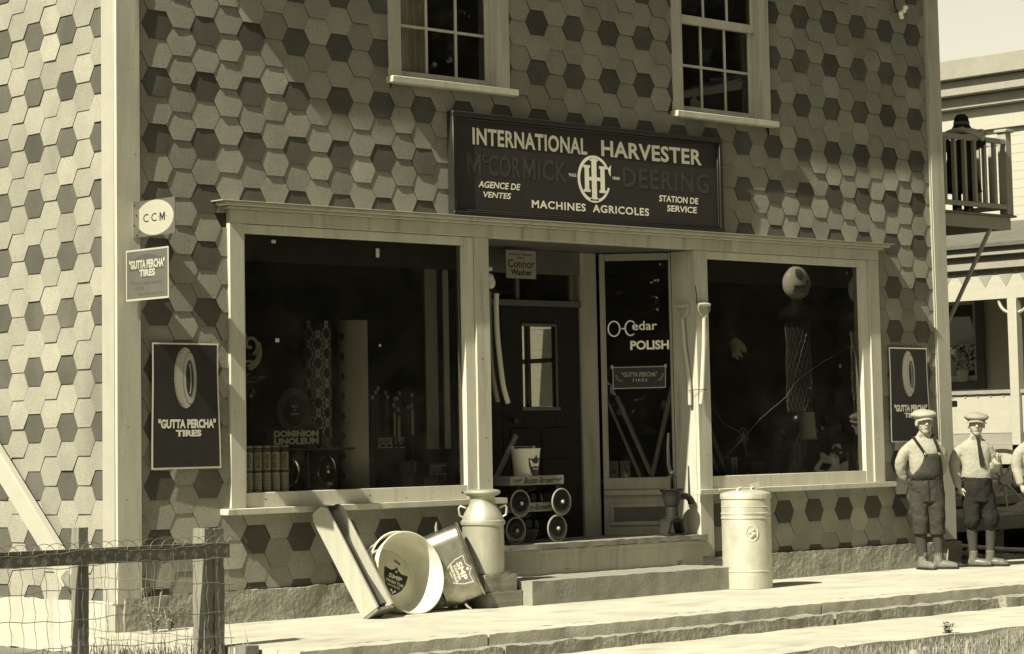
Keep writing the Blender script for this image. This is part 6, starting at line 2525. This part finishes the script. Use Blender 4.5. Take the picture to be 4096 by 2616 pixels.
# cart wheel
wc = Vector((12.22, 1.15, .68))
wn_ = Vector((-.70, -.714, 0)).normalized()
wu = wn_.cross(Z).normalized()
cw = thing("cart_wheel", "pale wooden cart wheel standing on the platform at the right edge", "wheel", (12.22, 1.15, .4))
wc = Vector((12.40, 1.42, .400 + .335))
mb = MB()
mb.lathe([(.29, -.025), (.335, -.028), (.335, .028), (.29, .025), (.29, -.025)], wc, 40, wn_)
build("rim", mb, mat("pale_wheel", .36, .7, var=.12), cw)
mb = MB()
mb.lathe([(0, -.07), (.045, -.07), (.06, 0), (.045, .07), (0, .07)], wc, 18, wn_)
build("hub", mb, MATS["pale_wheel"], cw)
for i in range(10):
    t = 2 * math.pi * i / 10 + .2
    d = wu * math.cos(t) + Z * math.sin(t)
    mb = MB()
    mb.tube([wc + d * .05, wc + d * .295], [.016, .013], 8)
    build("spoke", mb, MATS["pale_wheel"], cw)
gp_ = thing("gate_post", "dark square post with a flat cap behind the store's right corner", "post", (10.78, .9, 0))
mb = MB()
mb.box(10.74, 10.86, .93, 1.05, -.1, 1.51)
build("shaft", mb, HOUSE_D, gp_, bevel=.004)
mb = MB()
mb.box(10.70, 10.91, .89, 1.09, 1.511, 1.575)
build("cap", mb, HOUSE_D, gp_, bevel=.008)

# ================================================================== FENCE AND YARD
fn = thing("wire_fence", "low garden fence of looped wire on a weathered rail at the lower left", "fence", (-1.5, -1.75, -.1))
FY = -1.75
mb = MB()
rb = [(-3.6, .672, .575), (-2.03, .662, .567), (-.385, .652, .557)]
for i in range(2):
    (x0, a0, c0), (x1, a1, c1) = rb[i], rb[i + 1]
    mb.add([(x0, FY, c0), (x1, FY, c1), (x1, FY + .045, c1), (x0, FY + .045, c0), (x0, FY, a0), (x1, FY, a1), (x1, FY + .045, a1), (x0, FY + .045, a0)],
           [(0, 1, 5, 4), (2, 3, 7, 6), (4, 5, 6, 7), (0, 3, 2, 1)] + ([(0, 4, 7, 3)] if i == 0 else [(1, 2, 6, 5)]))
build("rail", mb, WOOD_X, fn)
pr = rough_box(-1.475, -1.405, FY + .047, FY + .125, -.2, .782, .035, .004, 9, 3)
build("fence_post", pr, WOOD_G, fn, angle=50)
pr = rough_box(-.545, -.478, FY + .047, FY + .17, -.2, .742, .035, .004, 9, 5)
build("fence_post", pr, WOOD_G, fn, angle=50)
pr = rough_box(-.470, -.395, FY + .047, FY + .16, -.2, .738, .035, .004, 9, 7)
build("fence_post", pr, WOOD_G, fn, angle=50)
mb = MB()
rnd = random.Random(9)
xs = []
x = -3.5
while x < -.36:
    xs.append(x)
    x += .0835
for x in xs:
    pts = []
    for i in range(24):
        z = -.08 + .72 * i / 23
        pts.append((x + .006 * math.sin(i * 1.2 + x * 7) + (.64 - z) * .04, FY - .006 + .004 * math.sin(i * 2.0), z))
    mb.tube(pts, .0017, 4)
    arc = [(x + .0835 * (1 - math.cos(t)) * .92, FY - .006, .64 + .058 * math.sin(t)) for t in [math.pi * i / 10 for i in range(11)]]
    mb.tube(arc, .0019, 4)
for z in (.640, .560, .395, .228, .06):
    pts = []
    n_ = 90
    for i in range(n_ + 1):
        x = -3.55 + 3.19 * i / n_
        pts.append((x, FY - .009 + .002 * math.sin(i), z + .010 * math.sin(i * .23 + z * 20) + .004 * math.sin(i * .9) - (.02 * math.sin((x + .4) * 1.2) if z < .5 else 0)))
    mb.tube(pts, .0024, 4)
build("wire_mesh", mb, WIRE, fn)
mb = MB()
y = FY + .15
while y < -.25:
    pts = [(-.43 + .006 * math.sin(i * 1.3 + y * 5), y, -.08 + .66 * i / 18) for i in range(19)]
    mb.tube(pts, .0017, 4)
    y += .085
for z in (.56, .40, .23, .06):
    mb.tube([(-.43, FY + .1 + (1.45 * i / 12), z + .008 * math.sin(i * 1.7 + z * 9)) for i in range(13)], .0022, 4)
build("wire_mesh", mb, WIRE, fn)
mb = rough_box(-.50, -.40, -2.05, -1.95, -.2, .03, .035, .006, 9, 11)
tag(build("wooden_stub", mb, WOOD_G, angle=50), "short sawn wooden stub on the ground right of the fence", "stub")
# diagonal whitewashed pole against the sunlit wall
dp = thing("diagonal_pole", "whitewashed pole braced diagonally against the sunlit side wall", "pole", (-.1, 1, .3))
mb = MB()
a, b_ = Vector((-.085, .44, .345)), Vector((-.085, 2.75, 2.42))
d = (b_ - a).normalized()
s_ = d.cross(X).normalized()
mb.obox((a + b_) / 2, (b_ - a) / 2, s_ * .082, X * .035)
build("pole", mb, mat("whitewash", .34, .8, var=.06, scale=(4, 4, 4)), dp, bevel=.012)
mb = MB()
mb.tube([a + d * .05, a - d * .03, a - d * .10], [.070, .060, .028], 8)
mb.v = [tuple(Vector(p) + Vector((noise.noise(Vector(p) * 22), noise.noise(Vector(p) * 22 + Vector((4, 0, 0))), noise.noise(Vector(p) * 22 + Vector((0, 6, 0))))) * .022) for p in mb.v]
build("splintered_end", mb, WOOD_G, dp, angle=20)

def blades(mb, x, y, z, n, h, spread, rnd, w=.005):
    for i in range(n):
        a = rnd.uniform(0, 6.28)
        l = h * rnd.uniform(.5, 1.2)
        bx, by = x + rnd.gauss(0, spread), y + rnd.gauss(0, spread)
        dx, dy = math.cos(a), math.sin(a)
        lean = rnd.uniform(.15, .8) * l
        px, py = -dy * w, dx * w
        m1 = (bx + dx * lean * .35, by + dy * lean * .35, z + l * .6)
        tp = (bx + dx * lean, by + dy * lean, z + l * (.95 if lean < .5 * l else .75))
        mb.add([(bx - px, by - py, z - .02), (bx + px, by + py, z - .02), (m1[0] + px * .7, m1[1] + py * .7, m1[2]), (m1[0] - px * .7, m1[1] - py * .7, m1[2]), tp], [(0, 1, 2, 3), (3, 2, 4)])


rnd = random.Random(21)
mb = MB()
for i in range(430):
    x = rnd.uniform(-3.4, .35)
    y = rnd.uniform(-2.3, -.2)
    blades(mb, x, y, -.15, 6, rnd.uniform(.06, .15), .03, rnd)
for i in range(46):
    blades(mb, rnd.gauss(-.75, .25), rnd.gauss(-1.55, .2), -.15, 8, rnd.uniform(.14, .28), .05, rnd)
for i in range(30):
    blades(mb, rnd.gauss(-.62, .16), rnd.gauss(-.72, .35), -.12, 7, rnd.uniform(.06, .17), .04, rnd)
for i in range(950):
    x = rnd.uniform(.5, 9.0)
    y = -3.9 - abs(rnd.gauss(0, .5))
    if noise.noise(Vector((x * 1.3, y * 1.3, 5))) > -.15:
        blades(mb, x, y, -.20, 6, rnd.uniform(.025, .085), .035, rnd, .004)
tag(build("grass", mb, GRASS, smooth=False), kind="stuff")
def weed(x, y, z, n, h, label, seed, m_=None):
    t = thing("weed", label, "weed", (x, y, z))
    rnd = random.Random(seed)
    lf, stm = MB(), MB()
    for i in range(n):
        a = rnd.uniform(0, 6.28)
        hh = h * rnd.uniform(.35, 1.0)
        tp = Vector((x + math.cos(a) * h * .35 * rnd.random(), y + math.sin(a) * h * .35 * rnd.random(), z + hh))
        stm.tube([(x, y, z), tp], .003, 4)
        for k in range(5):
            p_ = Vector((x, y, z)).lerp(tp, rnd.uniform(.3, 1))
            d1 = Vector((rnd.uniform(-1, 1), rnd.uniform(-1, 1), rnd.uniform(-.4, .6))).normalized() * rnd.uniform(.025, .05)
            d2 = d1.cross(Z).normalized() * rnd.uniform(.010, .018)
            lf.add([p_, p_ + d1 * .5 + d2, p_ + d1, p_ + d1 * .5 - d2], [(0, 1, 2, 3)])
    build("foliage", lf, m_ or GRASS, t, smooth=False)
    build("stem", stm, GRASS, t)
weed(.14, -.22, -.06, 12, .36, "tall leafy weed growing at the store's sunlit corner", 1)
weed(.30, -.16, -.02, 8, .22, "smaller leafy weed on the foundation right of the tall one", 2)
weed(4.35, -3.75, -.20, 12, .14, "broad-leaved weed on the verge at the lower right", 3)
weed(5.6, -4.1, -.20, 10, .12, "low weed among stones at the lower right corner", 4)
rocks(5, 22, lambda r: r.uniform(2.8, 7.0), lambda r: r.uniform(-5.2, -4.0), -.235, (.02, .055), "loose stone on the grassy verge")

# ================================================================== ACROSS THE STREET (seen mirrored in the glass)
def gas_pump():
    t = thing("gas_pump", "", "gas pump", (0, 0, 0), group="kerbside gas pumps mirrored in the window")
    mb = MB()
    mb.lathe([(0, 0), (.30, 0), (.30, .06), (.22, .09), (.20, .2), (.19, 1.5), (.21, 1.62), (.24, 1.72), (.24, 1.80), (.20, 1.86), (0, 1.88)], (0, 0, 0), 28)
    build("column", mb, mat("pump_enamel", .012, .25), t, local=True)
    mb = MB()
    mb.lathe([(.155, 1.88), (.155, 3.22)], (0, 0, 0), 24)
    build("glass_cylinder", mb, mat("pump_glass", .03, .15), t, local=True)
    mb = MB()
    for k in range(18):
        for d in (-1, 1):
            mb.tube([(.185 * math.cos(2 * math.pi * k / 18 + d * u * 2.4), .185 * math.sin(2 * math.pi * k / 18 + d * u * 2.4), 1.90 + 1.30 * u) for u in [i / 14 for i in range(15)]], .005, 4)
    build("wire_guard", mb, mat("guard_wire", .20, .5, metal=.5), t, local=True)
    mb = MB()
    mb.lathe([(.20, 3.20), (.28, 3.24), (.30, 3.30), (.26, 3.36), (.16, 3.42), (.10, 3.44), (.09, 3.52), (0, 3.52)], (0, 0, 0), 28)
    mb.ball((.26, .12, 3.27), .05, 10, 8)
    mb.ball((-.28, .05, 3.3), .03, 10, 8)
    build("crown", mb, MATS["pump_enamel"], t, local=True)
    zc = 3.76
    mb = MB()
    mb.ball((0, 0, zc), (.225, .16, .245), 32, 20)
    gb = build("globe", mb, mat("milk_glass", .92, .25, var=.02), t, local=True)
    def onb_(x, z, l):
        q = max(0.0, 1 - (x / .225) ** 2 - (z / .245) ** 2)
        return Vector((-x, .16 * math.sqrt(q) + l, zc + z))
    mb = MB()
    for s, x, z, w, h, wt in (("P", -.115, -.03, .085, .14, .02), ("remier", .03, -.055, .215, .070, .02), ("GASOLINE", .015, -.118, .22, .036, .025)):
        V, F = glyphs(s, wt)
        mb.add([onb_(x + a * w, z + b_ * h, .003) for a, b_ in V], F)
    build("lettering", mb, POST_D, gb, local=True, smooth=False)
    mb = MB()
    e = ellipse(.03, .115, .062, .085, 28)
    mb.add([onb_(.03, .115, .006)] + [onb_(x, z, .004) for x, z in e], [(0, 1 + i, 1 + (i + 1) % 28) for i in range(28)])
    build("dot", mb, POST_M, gb, local=True, smooth=False)
    return t


g1 = gas_pump()
g1.location = (17.87, -8.7, -.30)
g1.rotation_euler = (0, 0, R(14))
g1["label"] = "gas pump with lettered globe mirrored in the middle of the right window"
clone(g1, (19.39, -8.7, -.34), R(14), "second gas pump with lettered globe, mirrored at the right window's edge")


def tree_parts(seed, h=11.0, cr=4.2):
    t = thing("tree", "", "tree", (0, 0, 0), group="street trees mirrored in the windows")
    rnd = random.Random(seed)
    mb = MB()
    mb.tube([(0, 0, -.6), (.05, 0, 1.5), (0, .1, 3.2), (.2, .1, h * .6), (.3, 0, h * .9)], [.36, .26, .22, .15, .04], 12)
    tips = []
    for i in range(16):
        a = rnd.uniform(0, 6.28)
        z0 = rnd.uniform(2.2, h * .7)
        l = rnd.uniform(1.4, cr)
        e = Vector((math.cos(a) * l, math.sin(a) * l, z0 + rnd.uniform(.2, 2.2)))
        mb.tube([(0, 0, z0), Vector((e.x * .5, e.y * .5, z0 + (e.z - z0) * .35)), e], [.09, .06, .02], 6)
        tips.append(e)
    build("trunk", mb, BARK, t, local=True)
    mb = MB()
    for i in range(120):
        if i < 16:
            c_ = tips[i]
        else:
            a = rnd.uniform(0, 6.28)
            rr = cr * math.sqrt(rnd.random())
            z_ = rnd.uniform(1.9, h)
            rr *= max(.25, 1 - ((z_ - h * .5) / (h * .56)) ** 2)
            c_ = Vector((rr * math.cos(a), rr * math.sin(a), z_))
        for k in range(110):
            p_ = c_ + Vector((rnd.gauss(0, .55), rnd.gauss(0, .55), rnd.gauss(0, .45)))
            d1 = Vector((rnd.uniform(-1, 1), rnd.uniform(-1, 1), rnd.uniform(-1, 1))).normalized() * .19
            d2 = d1.cross(Vector((rnd.uniform(-1, 1), rnd.uniform(-1, 1), 1))).normalized() * .13
            mb.add([p_ - d1, p_ + d2, p_ + d1, p_ - d2], [(0, 1, 2, 3)])
    build("crown", mb, LEAF, t, local=True, smooth=False)
    return t


t0_ = tree_parts(3)
t0_.location = (7.5, -15.5, -.3)
t0_["label"] = "leafy street tree mirrored in the left shop window"
for i, (x, y, rz, lab) in enumerate(((13.0, -17.0, 1.2, "leafy street tree mirrored behind the entrance"), (18.5, -15.5, 2.7, "leafy street tree mirrored behind the pump globe"), (24.5, -17.0, 4.1, "leafy street tree mirrored at the right window's edge"),
                                     (31.0, -18.0, 5.2, "farthest leafy street tree mirrored in the right window"), (21.5, -23.0, .4, "tree of the second row mirrored upstairs on the right"), (-13, -24, 1.9, "leafy tree behind the street, mirrored in the narrow entrance window"), (-20, -22, 3.0, "leafy tree mirrored in the entrance window, left of its neighbour"), (-17, -30, .7, "rear tree mirrored in the narrow entrance window"), (-6, -27, 4.4, "leafy tree mirrored in the entrance window, right of its neighbour"), (1, -21, 2.2, "leafy street tree mirrored low in the left shop window"),
                                     (11, -24, 3.4, "tree of the second row mirrored upstairs on the left"), (30, -26, 2.0, "rearmost tree mirrored in the upstairs panes"))):
    clone(t0_, (x, y, -.3), rz, lab)

def hedge(label, pts):  # added foliage that fills the bright gaps low in the reflections
    rnd = random.Random(13)
    t = thing("hedge", label, "hedge", (pts[0][0], pts[0][1], -.4))
    mb, st = MB(), MB()
    for (x0, y0), (x1, y1) in zip(pts[:-1], pts[1:]):
        n = int(math.hypot(x1 - x0, y1 - y0) / .35)
        for i in range(n):
            x, y = x0 + (x1 - x0) * i / n, y0 + (y1 - y0) * i / n
            h = 2.6 + 1.0 * noise.noise(Vector((x * .3, y * .3, 0)))
            st.tube([(x, y, -.5), (x + .1, y, h * .7)], .03, 5)
            for k in range(120):
                p_ = Vector((x + rnd.gauss(0, .25), y + rnd.gauss(0, .4), -.3 + h * rnd.random()))
                d1 = Vector((rnd.uniform(-1, 1), rnd.uniform(-1, 1), rnd.uniform(-1, 1))).normalized() * .24
                d2 = d1.cross(Vector((rnd.uniform(-1, 1), rnd.uniform(-1, 1), 1))).normalized() * .17
                mb.add([p_ - d1, p_ + d2, p_ + d1, p_ - d2], [(0, 1, 2, 3)])
    build("foliage", mb, LEAF, t, smooth=False)
    build("stems", st, BARK, t, smooth=False)


hedge("long dark hedge added out of view to darken the low reflections in the shop windows", [(-32, -33), (-8, -34), (8, -30), (46, -32)])
